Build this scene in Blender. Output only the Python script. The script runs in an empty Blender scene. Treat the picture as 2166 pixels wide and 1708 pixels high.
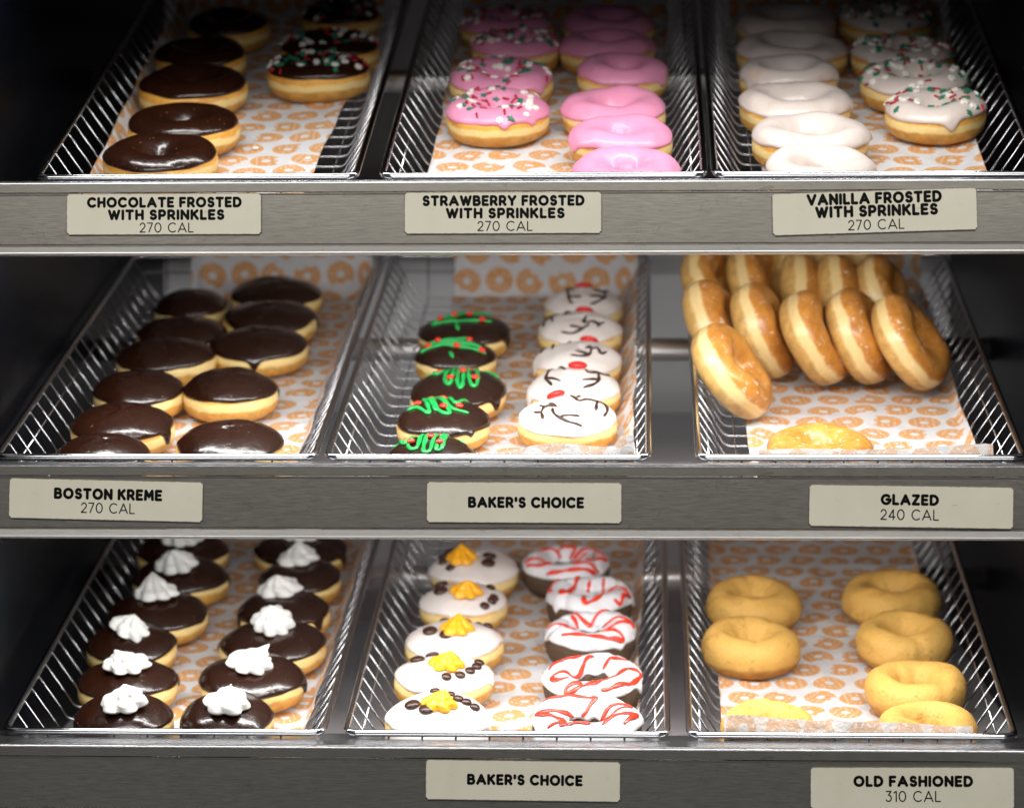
import bpy, bmesh, math, random
import numpy as np
from mathutils import Vector, Matrix
from mathutils.bvhtree import BVHTree

# ------------------------------------------------------------------ camera, world, lamps, exposure
sc = bpy.context.scene
COL = sc.collection
R_ = math.radians
CAM_Z = 1.30
cam_d = bpy.data.cameras.new("camera")
cam = bpy.data.objects.new("camera", cam_d)
COL.objects.link(cam)
cam.location = (2.3 * math.tan(R_(2.8)), -2.3, CAM_Z)
cam.rotation_euler = (R_(90), 0, R_(2.8))
cam_d.sensor_width = 36.0
cam_d.lens = 36.0 * 5753.0 / 2166.0
cam_d.clip_start = 0.05
cam_d.clip_end = 50
cam_d.dof.use_dof = True
cam_d.dof.focus_distance = 2.29
cam_d.dof.aperture_fstop = 4.6
sc.camera = cam
w = bpy.data.worlds.new("World")
sc.world = w
w.use_nodes = True
w.node_tree.nodes["Background"].inputs[0].default_value = (0.80, 0.86, 1.0, 1)
w.node_tree.nodes["Background"].inputs[1].default_value = 0.08
sc.view_settings.view_transform = 'Standard'
sc.view_settings.look = 'None'
sc.view_settings.exposure = 0.0
sc.view_settings.gamma = 1.0
sc.cycles.use_denoising = True
sc.cycles.max_bounces = 8
sc.cycles.caustics_reflective = False
sc.cycles.caustics_refractive = False
sc.cycles.sample_clamp_indirect = 4.0

def area_lamp(name, loc, rot, sx, sy, power, col, spread=180):
    l = bpy.data.lights.new(name, 'AREA')
    l.shape = 'RECTANGLE'; l.size = sx; l.size_y = sy
    l.energy = power; l.color = col; l.spread = R_(spread)
    o = bpy.data.objects.new(name, l)
    o.location = loc; o.rotation_euler = rot
    COL.objects.link(o)
    return o
# the strip lamp of each tier, tucked up behind the fascia above it (the top tier's hangs below an added, unseen header)
STRIPS = {1: (0.010, 1.708, 2.0, 2), 2: (0.004, 1.446, 2.9, 30), 3: (0.004, 1.212, 2.75, 32)}
for t_, (ly, lz, pw, tilt) in STRIPS.items():
    area_lamp("strip_lamp_light", (0.0, ly, lz - 0.0075), (R_(tilt), 0, 0), 0.84, 0.024, pw, (1.0, 0.985, 0.965))
# ceiling panels of the shop in front of the case
area_lamp("ceiling_panel_light", (0.0, -2.1, 2.52), (R_(52), 0, 0), 2.4, 0.8, 50, (1.0, 0.96, 0.90))

# ------------------------------------------------------------------ where things stand in their baskets (metres, basket frame)
D=[
{'k':'choc','b':'1L','x':-0.0468,'s':0.5246,'R':0.0427,'H':0.034},
{'k':'choc','b':'1L','x':-0.0599,'s':0.4158,'R':0.0468,'H':0.034},
{'k':'choc','b':'1L','x':-0.0523,'s':0.3154,'R':0.0527,'H':0.034},
{'k':'choc','b':'1L','x':-0.0415,'s':0.1935,'R':0.0513,'H':0.034},
{'k':'choc','b':'1L','x':-0.0484,'s':0.0983,'R':0.0517,'H':0.034},
{'k':'chocspr','b':'1L','x':0.0659,'s':0.5626,'R':0.0423,'H':0.034},
{'k':'chocspr','b':'1L','x':0.0667,'s':0.4397,'R':0.0502,'H':0.034},
{'k':'chocspr','b':'1L','x':0.0631,'s':0.3629,'R':0.051,'H':0.034},
{'k':'pinkspr','b':'1M','x':-0.0549,'s':0.5209,'R':0.0476,'H':0.034},
{'k':'pinkspr','b':'1M','x':-0.0426,'s':0.4395,'R':0.0439,'H':0.034},
{'k':'pinkspr','b':'1M','x':-0.0508,'s':0.33,'R':0.0503,'H':0.034},
{'k':'pinkspr','b':'1M','x':-0.0507,'s':0.2275,'R':0.0481,'H':0.034},
{'k':'pink','b':'1M','x':0.0507,'s':0.52,'R':0.0474,'H':0.034},
{'k':'pink','b':'1M','x':0.0491,'s':0.4384,'R':0.0473,'H':0.034},
{'k':'pink','b':'1M','x':0.0644,'s':0.3488,'R':0.0431,'H':0.034},
{'k':'pink','b':'1M','x':0.0574,'s':0.2327,'R':0.0484,'H':0.034},
{'k':'pink','b':'1M','x':0.0655,'s':0.1487,'R':0.0456,'H':0.034},
{'k':'pink','b':'1M','x':0.0705,'s':0.0515,'R':0.0466,'H':0.034},
{'k':'van','b':'1R','x':-0.0513,'s':0.5222,'R':0.0505,'H':0.034},
{'k':'van','b':'1R','x':-0.0517,'s':0.4205,'R':0.0542,'H':0.034},
{'k':'van','b':'1R','x':-0.0579,'s':0.3407,'R':0.0473,'H':0.034},
{'k':'van','b':'1R','x':-0.0565,'s':0.2468,'R':0.0516,'H':0.034},
{'k':'van','b':'1R','x':-0.0483,'s':0.1507,'R':0.0528,'H':0.034},
{'k':'van','b':'1R','x':-0.0434,'s':0.0587,'R':0.0479,'H':0.034},
{'k':'vanspr','b':'1R','x':0.0498,'s':0.5337,'R':0.0485,'H':0.034},
{'k':'vanspr','b':'1R','x':0.0563,'s':0.4056,'R':0.0499,'H':0.034},
{'k':'vanspr','b':'1R','x':0.0591,'s':0.3161,'R':0.0512,'H':0.034},
{'k':'vanspr','b':'1R','x':0.071,'s':0.2269,'R':0.0465,'H':0.034},
{'k':'boston','b':'2L','x':-0.0509,'s':0.5074,'R':0.0389,'H':0.037},
{'k':'boston','b':'2L','x':-0.0444,'s':0.409,'R':0.0468,'H':0.037},
{'k':'boston','b':'2L','x':-0.048,'s':0.3314,'R':0.0492,'H':0.037},
{'k':'boston','b':'2L','x':-0.055,'s':0.2263,'R':0.0427,'H':0.037},
{'k':'boston','b':'2L','x':-0.0522,'s':0.1254,'R':0.0476,'H':0.037},
{'k':'boston','b':'2L','x':-0.0536,'s':0.0424,'R':0.0423,'H':0.037},
{'k':'boston','b':'2L','x':0.032,'s':0.5536,'R':0.0481,'H':0.037},
{'k':'boston','b':'2L','x':0.0363,'s':0.4627,'R':0.0483,'H':0.037},
{'k':'boston','b':'2L','x':0.0379,'s':0.3692,'R':0.0481,'H':0.037},
{'k':'boston','b':'2L','x':0.0306,'s':0.2293,'R':0.0444,'H':0.037},
{'k':'boston','b':'2L','x':0.0533,'s':0.0723,'R':0.0482,'H':0.037},
{'k':'tree','b':'2M','x':-0.0458,'s':0.4173,'R':0.047,'H':0.035,'st':[[[0.069,0.927],[-0.111,0.36],[0.303,0.879],[-0.42,0.142],[0.518,0.772],[-0.662,-0.191],[0.594,-0.137]],[[-0.158,-0.372],[-0.09,-0.658]]],'dots':[[0.089,0.926],[-0.22,0.227],[0.107,0.19],[-0.495,-0.054],[0.384,-0.164]]},
{'k':'tree','b':'2M','x':-0.0494,'s':0.3357,'R':0.0392,'H':0.035,'st':[[[-0.19,0.91],[-0.375,0.851],[0.262,0.2],[-0.615,-0.023],[0.626,-0.203],[-0.801,-0.316],[0.771,-0.404]],[[-0.095,-0.631],[0.0,-0.819]]],'dots':[[-0.148,0.918],[-0.414,-0.064],[0.341,0.028],[0.06,-0.379],[-0.622,-0.277],[0.661,-0.391]]},
{'k':'tree','b':'2M','x':-0.0394,'s':0.2284,'R':0.0454,'H':0.035,'st':[[[-0.714,0.596],[-0.521,0.77],[-0.503,0.199],[-0.378,0.25],[-0.205,0.907],[-0.267,-0.113],[-0.132,-0.429],[-0.124,0.922],[-0.039,0.929],[0.006,-0.393],[0.114,-0.546],[0.077,0.927],[0.116,0.923],[0.258,-0.361],[0.364,-0.505],[0.406,-0.245],[0.338,0.866],[0.521,0.771],[0.782,0.503]]],'dots':[[-0.422,0.828],[-0.03,0.93],[0.157,0.917],[0.08,0.219],[-0.142,-0.179],[0.349,-0.237]]},
{'k':'tree','b':'2M','x':-0.0475,'s':0.1408,'R':0.042,'H':0.035,'st':[[[-0.766,-0.043],[-0.564,-0.039],[-0.271,-0.38],[-0.493,0.789],[-0.434,0.823],[-0.13,-0.276],[-0.33,0.87],[-0.105,-0.213],[0.171,-0.368],[-0.218,0.904],[-0.203,0.908],[-0.136,0.92],[0.002,0.358],[0.214,-0.115],[0.56,-0.249]],[[0.03,0.93],[0.252,0.196],[0.486,0.793]]],'dots':[[-0.31,0.877],[-0.061,0.928],[-0.084,0.926],[-0.539,0.11],[0.014,-0.115],[0.346,-0.001]]},
{'k':'tree','b':'2M','x':-0.0503,'s':0.0406,'R':0.0391,'H':0.035,'st':[[[-0.86,0.353],[-0.739,0.564],[-0.599,0.044],[-0.387,0.845],[-0.515,-0.034],[-0.397,-0.351],[-0.294,-0.294],[-0.206,0.907],[-0.061,0.928],[-0.121,0.43],[-0.142,-0.497],[-0.005,-0.503],[0.05,0.015],[0.063,0.928],[0.197,0.909],[0.213,0.092],[0.132,-0.496],[0.252,-0.478],[0.283,-0.033],[0.298,0.881],[0.463,0.807],[0.682,0.632]]],'dots':[[-0.625,0.689],[-0.147,0.918],[0.137,0.92],[-0.023,0.171],[-0.441,0.003],[0.207,-0.266]]},
{'k':'deer','b':'2M','x':0.0711,'s':0.5105,'R':0.0402,'H':0.036,'st':[[[-0.477,0.798],[-0.405,-0.113],[-0.335,-0.603],[-0.26,-0.663]],[[-0.45,0.814],[-0.293,0.077]],[[-0.341,-0.332],[-0.06,-0.483]],[[0.222,0.102],[0.443,0.063],[0.646,0.669]],[[0.501,0.123],[0.536,-0.325],[0.366,-0.63],[0.179,-0.77]],[[0.522,-0.309],[0.144,-0.451]]],'dots':[[-0.034,0.929]]},
{'k':'deer','b':'2M','x':0.0695,'s':0.4185,'R':0.0421,'H':0.036,'st':[[[-0.862,-0.177],[-0.845,0.135],[-0.739,0.238],[-0.511,0.777],[-0.339,0.866],[-0.273,0.239]],[[-0.703,0.609],[-0.657,-0.172]],[[-0.311,0.876],[-0.365,0.103]],[[0.141,0.01],[0.081,-0.343],[0.309,-0.263],[0.419,-0.4],[0.566,-0.256]],[[0.445,-0.33],[0.421,-0.499]],[[-0.425,-0.702],[-0.22,-0.777],[-0.02,-0.704],[0.218,-0.438]],[[-0.239,-0.53],[0.045,-0.6]]],'dots':[[0.083,0.926]]},
{'k':'deer','b':'2M','x':0.0697,'s':0.3185,'R':0.0426,'H':0.036,'st':[[[-0.847,0.091],[-0.746,0.555],[-0.613,0.699],[-0.529,0.765],[-0.416,0.832],[-0.269,0.89],[-0.178,0.399]],[[-0.559,0.743],[-0.584,0.045]],[[0.173,-0.149],[0.275,-0.084],[0.268,-0.406],[0.091,-0.571],[-0.166,-0.565]],[[-0.068,-0.356],[0.088,-0.382],[0.256,-0.432]],[[0.316,-0.18],[0.43,-0.086],[0.512,-0.326],[0.638,-0.173]]],'dots':[[0.244,0.898]]},
{'k':'deer','b':'2M','x':0.0676,'s':0.2308,'R':0.0437,'H':0.036,'st':[[[-0.557,0.745],[-0.502,0.783],[-0.542,0.414],[-0.389,0.845],[-0.191,0.248]],[[-0.542,0.414],[-0.586,-0.095],[-0.451,-0.508]],[[-0.562,-0.083],[-0.385,-0.255],[-0.272,-0.372]],[[0.241,0.131],[0.329,-0.005],[0.499,0.104],[0.657,0.11],[0.753,0.294]],[[0.511,0.12],[0.529,-0.263],[0.424,-0.524],[0.209,-0.681]],[[0.192,-0.425],[0.336,-0.378],[0.505,-0.265]]],'dots':[[0.07,0.355]]},
{'k':'deer','b':'2M','x':0.0636,'s':0.1428,'R':0.0446,'H':0.036,'st':[[[-0.642,-0.28],[-0.499,-0.371],[-0.47,-0.211],[-0.344,-0.157],[-0.181,-0.2]],[[-0.545,-0.077],[-0.437,-0.176]],[[-0.359,-0.054],[-0.277,-0.086],[-0.193,-0.2]],[[-0.499,-0.371],[-0.457,-0.599]],[[-0.282,-0.291],[-0.254,-0.48],[-0.157,-0.631],[0.029,-0.762],[0.224,-0.781],[0.316,-0.799]],[[-0.1,-0.617],[0.037,-0.589],[0.266,-0.564]],[[0.054,0.503],[0.238,0.179],[0.374,0.328],[0.584,0.285],[0.748,0.203],[0.809,-0.061],[0.744,-0.339]],[[0.209,0.416],[0.274,0.889],[0.423,0.828]],[[0.606,0.343],[0.581,-0.226]]],'dots':[[-0.26,0.893]]},
{'k':'glaze','b':'2R','x':-0.0289,'s':0.0789,'R':0.047,'H':0.032},
{'k':'cream','b':'3L','x':-0.0651,'s':0.4908,'R':0.047,'H':0.038,'nose':[0.053,-0.292]},
{'k':'cream','b':'3L','x':-0.0536,'s':0.4108,'R':0.0483,'H':0.038,'nose':[-0.022,-0.276]},
{'k':'cream','b':'3L','x':-0.0603,'s':0.3134,'R':0.0482,'H':0.038,'nose':[-0.01,-0.001]},
{'k':'cream','b':'3L','x':-0.0703,'s':0.2313,'R':0.0423,'H':0.038,'nose':[-0.001,-0.097]},
{'k':'cream','b':'3L','x':-0.058,'s':0.1425,'R':0.0456,'H':0.038,'nose':[0.063,-0.252]},
{'k':'cream','b':'3L','x':-0.0462,'s':0.0631,'R':0.0431,'H':0.038,'nose':[0.07,-0.324]},
{'k':'cream','b':'3L','x':0.057,'s':0.4952,'R':0.0482,'H':0.038,'nose':[0.019,-0.017]},
{'k':'cream','b':'3L','x':0.0661,'s':0.4107,'R':0.0418,'H':0.038,'nose':[-0.053,0.153]},
{'k':'cream','b':'3L','x':0.0615,'s':0.3218,'R':0.0453,'H':0.038,'nose':[-0.111,0.235]},
{'k':'cream','b':'3L','x':0.0615,'s':0.2369,'R':0.0503,'H':0.038,'nose':[0.017,0.006]},
{'k':'cream','b':'3L','x':0.0543,'s':0.1496,'R':0.0471,'H':0.038,'nose':[-0.016,-0.127]},
{'k':'cream','b':'3L','x':0.0449,'s':0.064,'R':0.0405,'H':0.038,'nose':[0.061,-0.3]},
{'k':'snow','b':'3M','x':-0.0532,'s':0.4396,'R':0.0442,'H':0.036,'nose':[-0.258,-0.278],'eyes':[[0.338,-0.021],[0.329,-0.406]],'dots':[[-0.616,0.27],[-0.714,0.048],[-0.694,-0.235],[-0.504,-0.544],[-0.515,0.449]]},
{'k':'snow','b':'3M','x':-0.0588,'s':0.3478,'R':0.0424,'H':0.036,'nose':[0.101,-0.374],'eyes':[[-0.514,0.299],[-0.498,-0.182]],'dots':[[0.619,0.133],[0.717,-0.298],[0.668,-0.45],[0.522,-0.679]]},
{'k':'snow','b':'3M','x':-0.0599,'s':0.2406,'R':0.0461,'H':0.036,'nose':[0.068,-0.152],'eyes':[[-0.487,-0.126],[-0.13,-0.352]],'dots':[[-0.265,0.891],[0.204,0.907],[0.445,0.817],[0.659,0.289]]},
{'k':'snow','b':'3M','x':-0.0649,'s':0.159,'R':0.0453,'H':0.036,'nose':[0.089,-0.223],'eyes':[[-0.272,0.889],[-0.526,0.232]],'dots':[[0.712,0.072],[0.676,-0.145],[0.557,-0.355],[0.373,-0.558],[0.11,-0.685]]},
{'k':'snow','b':'3M','x':-0.0633,'s':0.0641,'R':0.0459,'H':0.036,'nose':[0.052,-0.145],'eyes':[[-0.449,-0.168],[-0.167,-0.359]],'dots':[[0.223,0.316],[0.395,0.111],[0.549,0.048],[0.712,-0.052],[-0.084,0.607]]},
{'k':'cake','b':'3M','x':0.0384,'s':0.448,'R':0.0435,'H':0.036,'st':[[[-0.659,0.15],[-0.434,0.448],[-0.198,0.44],[-0.077,0.29],[0.072,0.232]],[[-0.2,0.498],[-0.041,0.622],[0.213,0.539],[0.07,0.316]],[[0.29,0.391],[0.16,0.232]],[[0.042,0.246],[0.291,0.339],[0.512,0.366],[0.78,0.118],[0.958,-0.03]],[[0.072,0.223],[0.487,0.129]],[[-0.972,-0.232],[-0.851,-0.24],[-0.588,-0.202],[-0.407,-0.366],[-0.326,-0.608]],[[-0.89,-0.374],[-0.634,-0.528],[-0.341,-0.572]],[[-0.422,-0.81],[-0.043,-0.887],[0.39,-0.824],[0.748,-0.628],[0.675,-0.599],[0.386,-0.646],[0.17,-0.705]],[[0.456,-0.518],[0.671,-0.313],[0.923,-0.113]]]},
{'k':'cake','b':'3M','x':0.0635,'s':0.3584,'R':0.0421,'H':0.036,'st':[[[-0.832,-0.185],[-0.928,0.02],[-0.787,0.496],[-0.528,0.765],[-0.288,0.884],[-0.348,0.355],[-0.652,-0.334],[-0.618,-0.489],[-0.409,-0.142]],[[0.001,0.636],[-0.125,0.215],[-0.211,0.134]],[[0.327,0.551],[0.299,-0.489],[0.0,-0.858],[-0.117,-0.791],[-0.022,0.221]],[[0.443,-0.407],[0.51,0.101],[0.714,0.178],[0.862,-0.024],[0.936,-0.156],[0.777,-0.421],[0.721,-0.651],[0.576,-0.655]]]},
{'k':'cake','b':'3M','x':0.0656,'s':0.2619,'R':0.0422,'H':0.036,'st':[[[-0.608,0.704],[-0.416,0.832],[-0.245,0.552],[0.013,0.451],[0.181,0.595],[0.452,0.813]],[[-0.415,0.511],[-0.239,0.244],[-0.098,0.251],[0.115,0.215],[0.286,0.233],[0.541,0.206],[0.796,0.125],[0.928,0.061],[0.966,-0.106]],[[-0.927,-0.07],[-0.81,-0.077],[-0.58,-0.191],[-0.432,-0.457],[-0.29,-0.535]],[[0.392,-0.318],[0.601,-0.139],[0.937,0.056]],[[0.27,-0.565],[0.492,-0.445],[0.688,-0.499],[0.759,-0.602],[0.689,-0.652],[0.273,-0.775],[-0.075,-0.782],[-0.595,-0.668]]]},
{'k':'cake','b':'3M','x':0.0712,'s':0.1501,'R':0.0439,'H':0.036,'st':[[[-0.903,-0.032],[-0.83,0.146],[-0.601,0.357],[-0.24,0.611]],[[-0.004,0.626],[-0.146,0.522],[-0.246,0.289],[-0.382,-0.023],[-0.548,-0.137],[-0.74,-0.241],[-0.854,-0.333],[-0.681,-0.456],[-0.487,-0.466]],[[-0.007,-0.633],[0.041,0.237],[0.197,0.347],[0.364,0.568],[0.549,0.445],[0.706,0.387]],[[-0.211,-0.724],[-0.366,-0.694],[-0.558,-0.751],[-0.557,-0.8],[-0.401,-0.85],[-0.146,-0.767],[0.11,-0.73],[0.299,-0.422],[0.454,-0.458],[0.683,-0.076],[0.877,0.028],[0.968,-0.08],[0.814,-0.457],[0.558,-0.69],[0.304,-0.86],[0.163,-0.878]]]},
{'k':'cake','b':'3M','x':0.0673,'s':0.056,'R':0.0462,'H':0.036,'st':[[[-0.848,0.383],[-0.576,0.417],[-0.364,0.56],[-0.101,0.619],[0.165,0.532],[0.047,0.432],[-0.059,0.304],[-0.212,0.219],[-0.446,0.049],[-0.728,-0.058],[-0.929,-0.031],[-0.97,-0.019],[-0.797,-0.145],[-0.627,-0.257],[-0.429,-0.525],[-0.367,-0.643],[-0.546,-0.558],[-0.712,-0.574]],[[-0.495,-0.696],[-0.308,-0.652],[-0.096,-0.663],[0.081,-0.708]],[[0.158,0.152],[0.242,0.177],[0.408,0.278],[0.624,0.236],[0.827,0.05],[0.626,-0.039],[0.439,-0.236],[0.361,-0.594]],[[0.303,-0.703],[0.465,-0.482],[0.676,-0.348],[0.864,-0.26],[0.97,-0.176],[0.69,-0.618]]]},
{'k':'old','b':'3R','x':-0.0687,'s':0.3575,'R':0.0455,'H':0.038},
{'k':'old','b':'3R','x':-0.0753,'s':0.2483,'R':0.0462,'H':0.038},
{'k':'old','b':'3R','x':-0.0666,'s':0.0501,'R':0.0421,'H':0.038},
{'k':'old','b':'3R','x':0.0652,'s':0.3725,'R':0.0487,'H':0.038},
{'k':'old','b':'3R','x':0.0672,'s':0.2633,'R':0.0463,'H':0.038},
{'k':'old','b':'3R','x':0.0667,'s':0.1436,'R':0.0448,'H':0.038},
{'k':'old','b':'3R','x':0.0683,'s':0.0518,'R':0.0437,'H':0.038}]
GS=[(-0.1019,0.2202,0.0077,[0.783,-0.109,0.612],0.0475),(-0.1102,0.3602,0.0092,[0.832,-0.196,0.52],0.0475),(-0.0673,0.3401,0.01,[0.888,-0.158,0.433],0.0475),(-0.0201,0.3165,0.0093,[0.849,-0.139,0.51],0.0475),(0.0219,0.3207,0.0097,[0.874,-0.139,0.465],0.0475),(0.0687,0.2997,0.0093,[0.787,-0.168,0.593],0.049),(-0.1135,0.4834,0.0095,[0.881,-0.196,0.43],0.047),(-0.0681,0.4874,0.0097,[0.896,-0.196,0.399],0.047),(-0.0237,0.4503,0.0089,[0.987,-0.08,0.139],0.047),(0.0144,0.4434,0.0096,[0.965,-0.1,0.241],0.047),(0.0575,0.4475,0.0097,[0.902,-0.158,0.402],0.047),(-0.0331,0.5351,0.0082,[0.98,-0.1,0.173],0.046),(0.0061,0.5269,0.0087,[0.965,-0.1,0.241],0.046),(0.0448,0.5269,0.0087,[0.965,-0.1,0.241],0.046)]
BX={'1L': -0.2694, '1M': 0.026, '1R': 0.3079, '2L': -0.3047, '2M': -0.021, '2R': 0.2939, '3L': -0.2972, '3M': -0.005, '3R': 0.2864}

# ------------------------------------------------------------------ helpers
TILT = {1: math.atan(.437), 2: math.atan(.328), 3: math.atan(.30)}
ZR = {1: 1.49293, 2: 1.25477, 3: 1.02101}       # height of the basket front rims
FLOOR = -0.0395                                  # basket floor below the rim
def frame(row, bx):
    return Matrix.Translation((bx, 0, ZR[row])) @ Matrix.Rotation(TILT[row], 4, 'X')

def mesh(name, V, F, mats, smooth=True, uv=None, mi=None):
    me = bpy.data.meshes.new(name)
    me.from_pydata([tuple(map(float, v)) for v in V], [], [tuple(int(i) for i in f) for f in F])
    for m in (mats if isinstance(mats, (list, tuple)) else [mats]):
        me.materials.append(m)
    if smooth:
        me.polygons.foreach_set('use_smooth', [True] * len(me.polygons))
    if mi is not None:
        me.polygons.foreach_set('material_index', mi)
    if uv is not None:
        l = me.uv_layers.new(name='UVMap')
        for lp in me.loops:
            l.data[lp.index].uv = uv[lp.vertex_index]
    me.update()
    return me
def link(name, data, parent=None, M=None, **props):
    o = bpy.data.objects.new(name, data)
    COL.objects.link(o)
    if parent is not None:
        o.parent = parent
        if M is not None: o.matrix_local = M
    elif M is not None:
        o.matrix_world = M
    for k, v in props.items(): o[k] = v
    return o
def thing(name, M, label, category, group=None):
    o = bpy.data.objects.new(name, None)
    o.empty_display_size = 0.02
    COL.objects.link(o)
    o.matrix_world = M
    o['label'] = label; o['category'] = category
    if group: o['group'] = group
    return o
class MB:
    def __init__(s): s.V = []; s.F = []
    def add(s, V, F):
        b = len(s.V); s.V += [tuple(v) for v in V]; s.F += [tuple(i + b for i in f) for f in F]
    def box(s, x0, x1, y0, y1, z0, z1):
        s.add([(x0,y0,z0),(x1,y0,z0),(x1,y1,z0),(x0,y1,z0),(x0,y0,z1),(x1,y0,z1),(x1,y1,z1),(x0,y1,z1)],
              [(3,2,1,0),(4,5,6,7),(0,1,5,4),(1,2,6,5),(2,3,7,6),(3,0,4,7)])
    def mesh(s, name, m, smooth=False): return mesh(name, s.V, s.F, m, smooth)

def tube(path, r, n=6, closed=False, caps=True, up=(0, 0, 1), flat=1.0, radii=None, normals=None):
    P = [Vector(p) for p in path]; V = []; F = []; m = len(P)
    for i, p in enumerate(P):
        a = P[(i - 1) % m] if (closed or i > 0) else p
        b = P[(i + 1) % m] if (closed or i < m - 1) else p
        t = (b - a)
        t = t.normalized() if t.length > 1e-9 else Vector((1, 0, 0))
        u = Vector(normals[i]) if normals else Vector(up)
        if abs(t.dot(u)) > .95: u = Vector((0, 1, 0)) if abs(t.y) < .9 else Vector((1, 0, 0))
        s = t.cross(u).normalized(); u = s.cross(t).normalized()
        rr = radii[i] if radii else r
        for k in range(n):
            A = 2 * math.pi * k / n
            V.append(p + s * (rr * math.cos(A)) + u * (rr * flat * math.sin(A)))
    for i in range(m if closed else m - 1):
        j = (i + 1) % m
        for k in range(n):
            l = (k + 1) % n
            F.append((i * n + k, i * n + l, j * n + l, j * n + k))
    if caps and not closed:
        F.append(tuple(range(n))[::-1]); F.append(tuple(range((m - 1) * n, m * n)))
    return V, F
def catmull(P, step):
    P = [Vector(p) for p in P]
    if len(P) < 3: 
        d = (P[-1] - P[0]).length; k = max(2, int(d / step))
        return [P[0].lerp(P[-1], i / k) for i in range(k + 1)]
    Q = [P[0] * 2 - P[1]] + P + [P[-1] * 2 - P[-2]]; out = []
    for i in range(1, len(Q) - 2):
        a, b, c, d = Q[i - 1], Q[i], Q[i + 1], Q[i + 2]
        k = max(2, int((c - b).length / step))
        for j in range(k):
            t = j / k
            out.append(0.5 * ((2 * b) + (c - a) * t + (2 * a - 5 * b + 4 * c - d) * t * t + (3 * b - a - 3 * c + d) * t ** 3))
    out.append(P[-1])
    return out
class Noise:                                     # smooth 3D noise as a few random plane waves (vectorised)
    def __init__(s, seed, freq, n=7):
        r = np.random.RandomState(seed)
        d = r.normal(size=(n, 3)); d /= np.linalg.norm(d, axis=1)[:, None]
        s.k = d * freq * (0.6 + 0.9 * r.rand(n))[:, None]; s.p = r.rand(n) * 6.283; s.n = n
    def __call__(s, P):
        return np.sin(P @ s.k.T + s.p).sum(-1) / s.n * 1.6
def wave(seed, freqs=(1, 2, 3, 5)):
    r = np.random.RandomState(seed)
    A = [(f, r.rand() * 6.283, (0.5 + r.rand()) / (1 + .25 * f)) for f in freqs]
    return lambda u: sum(a * np.sin(f * u + p) for f, p, a in A) / len(A)

# ------------------------------------------------------------------ materials
class S:
    """a node socket with arithmetic"""
    nt = None
    def __init__(s, v): s.v = v
    @staticmethod
    def m(op, *a, clamp=False):
        n = S.nt.nodes.new('ShaderNodeMath'); n.operation = op; n.use_clamp = clamp
        for i, x in enumerate(a):
            if isinstance(x, S): S.nt.links.new(x.v, n.inputs[i])
            else: n.inputs[i].default_value = x
        return S(n.outputs[0])
    def __add__(a, b): return S.m('ADD', a, b)
    __radd__ = __add__
    def __sub__(a, b): return S.m('SUBTRACT', a, b)
    def __rsub__(a, b): return S.m('SUBTRACT', b, a)
    def __mul__(a, b): return S.m('MULTIPLY', a, b)
    __rmul__ = __mul__
    def __truediv__(a, b): return S.m('DIVIDE', a, b)
    def lt(a, b): return S.m('LESS_THAN', a, b)
    def gt(a, b): return S.m('GREATER_THAN', a, b)
    def floor(a): return S.m('FLOOR', a)
    def fract(a): return S.m('FRACT', a)
    def abs(a): return S.m('ABSOLUTE', a)
    def step(a, lo, hi):
        n = S.nt.nodes.new('ShaderNodeMapRange'); n.interpolation_type = 'SMOOTHSTEP'
        S.nt.links.new(a.v, n.inputs[0]); n.inputs[1].default_value = lo; n.inputs[2].default_value = hi
        return S(n.outputs[0])
def new_mat(name):
    m = bpy.data.materials.new(name); m.use_nodes = True
    S.nt = m.node_tree
    return m, m.node_tree, m.node_tree.nodes['Principled BSDF']
def N(t, **kw):
    n = S.nt.nodes.new(t)
    for k, v in kw.items(): setattr(n, k, v)
    return n
def L(a, b):
    S.nt.links.new(a.v if isinstance(a, S) else a, b)
def coords(kind='Object'):
    return N('ShaderNodeTexCoord').outputs[kind]
def scaled(vec, s):
    n = N('ShaderNodeMapping'); L(vec, n.inputs[0]); n.inputs['Scale'].default_value = s if isinstance(s, tuple) else (s, s, s)
    return n.outputs[0]
def noise(vec, scale=1.0, detail=3, rough=.5, dist=0.0):
    n = N('ShaderNodeTexNoise'); L(vec, n.inputs['Vector'])
    n.inputs['Scale'].default_value = scale; n.inputs['Detail'].default_value = detail
    n.inputs['Roughness'].default_value = rough; n.inputs['Distortion'].default_value = dist
    return S(n.outputs[0])
def mix(f, a, b):
    n = N('ShaderNodeMix', data_type='RGBA')
    if isinstance(f, S): L(f, n.inputs[0])
    else: n.inputs[0].default_value = f
    for x, i in ((a, 6), (b, 7)):
        if isinstance(x, tuple): n.inputs[i].default_value = (*x, 1) if len(x) == 3 else x
        else: L(x, n.inputs[i])
    return n.outputs[2]
def bump(h, strength, dist, normal=None):
    n = N('ShaderNodeBump'); L(h, n.inputs['Height']); n.inputs['Strength'].default_value = strength; n.inputs['Distance'].default_value = dist
    if normal is not None: L(normal, n.inputs['Normal'])
    return n.outputs[0]
def setp(b, **kw):
    for k, v in kw.items():
        s = b.inputs[k.replace('_', ' ')]
        if isinstance(v, (S,)) or hasattr(v, 'links'): L(v, s)
        else: s.default_value = (*v, 1) if isinstance(v, tuple) and len(v) == 3 and s.type == 'RGBA' else v
def simple(name, col, rough=.5, metal=0.0, coat=0.0, spec=.5):
    m, nt, b = new_mat(name)
    setp(b, Base_Color=col, Roughness=rough, Metallic=metal, Coat_Weight=coat); b.inputs['Specular IOR Level'].default_value = spec
    return m
M = {}
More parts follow.
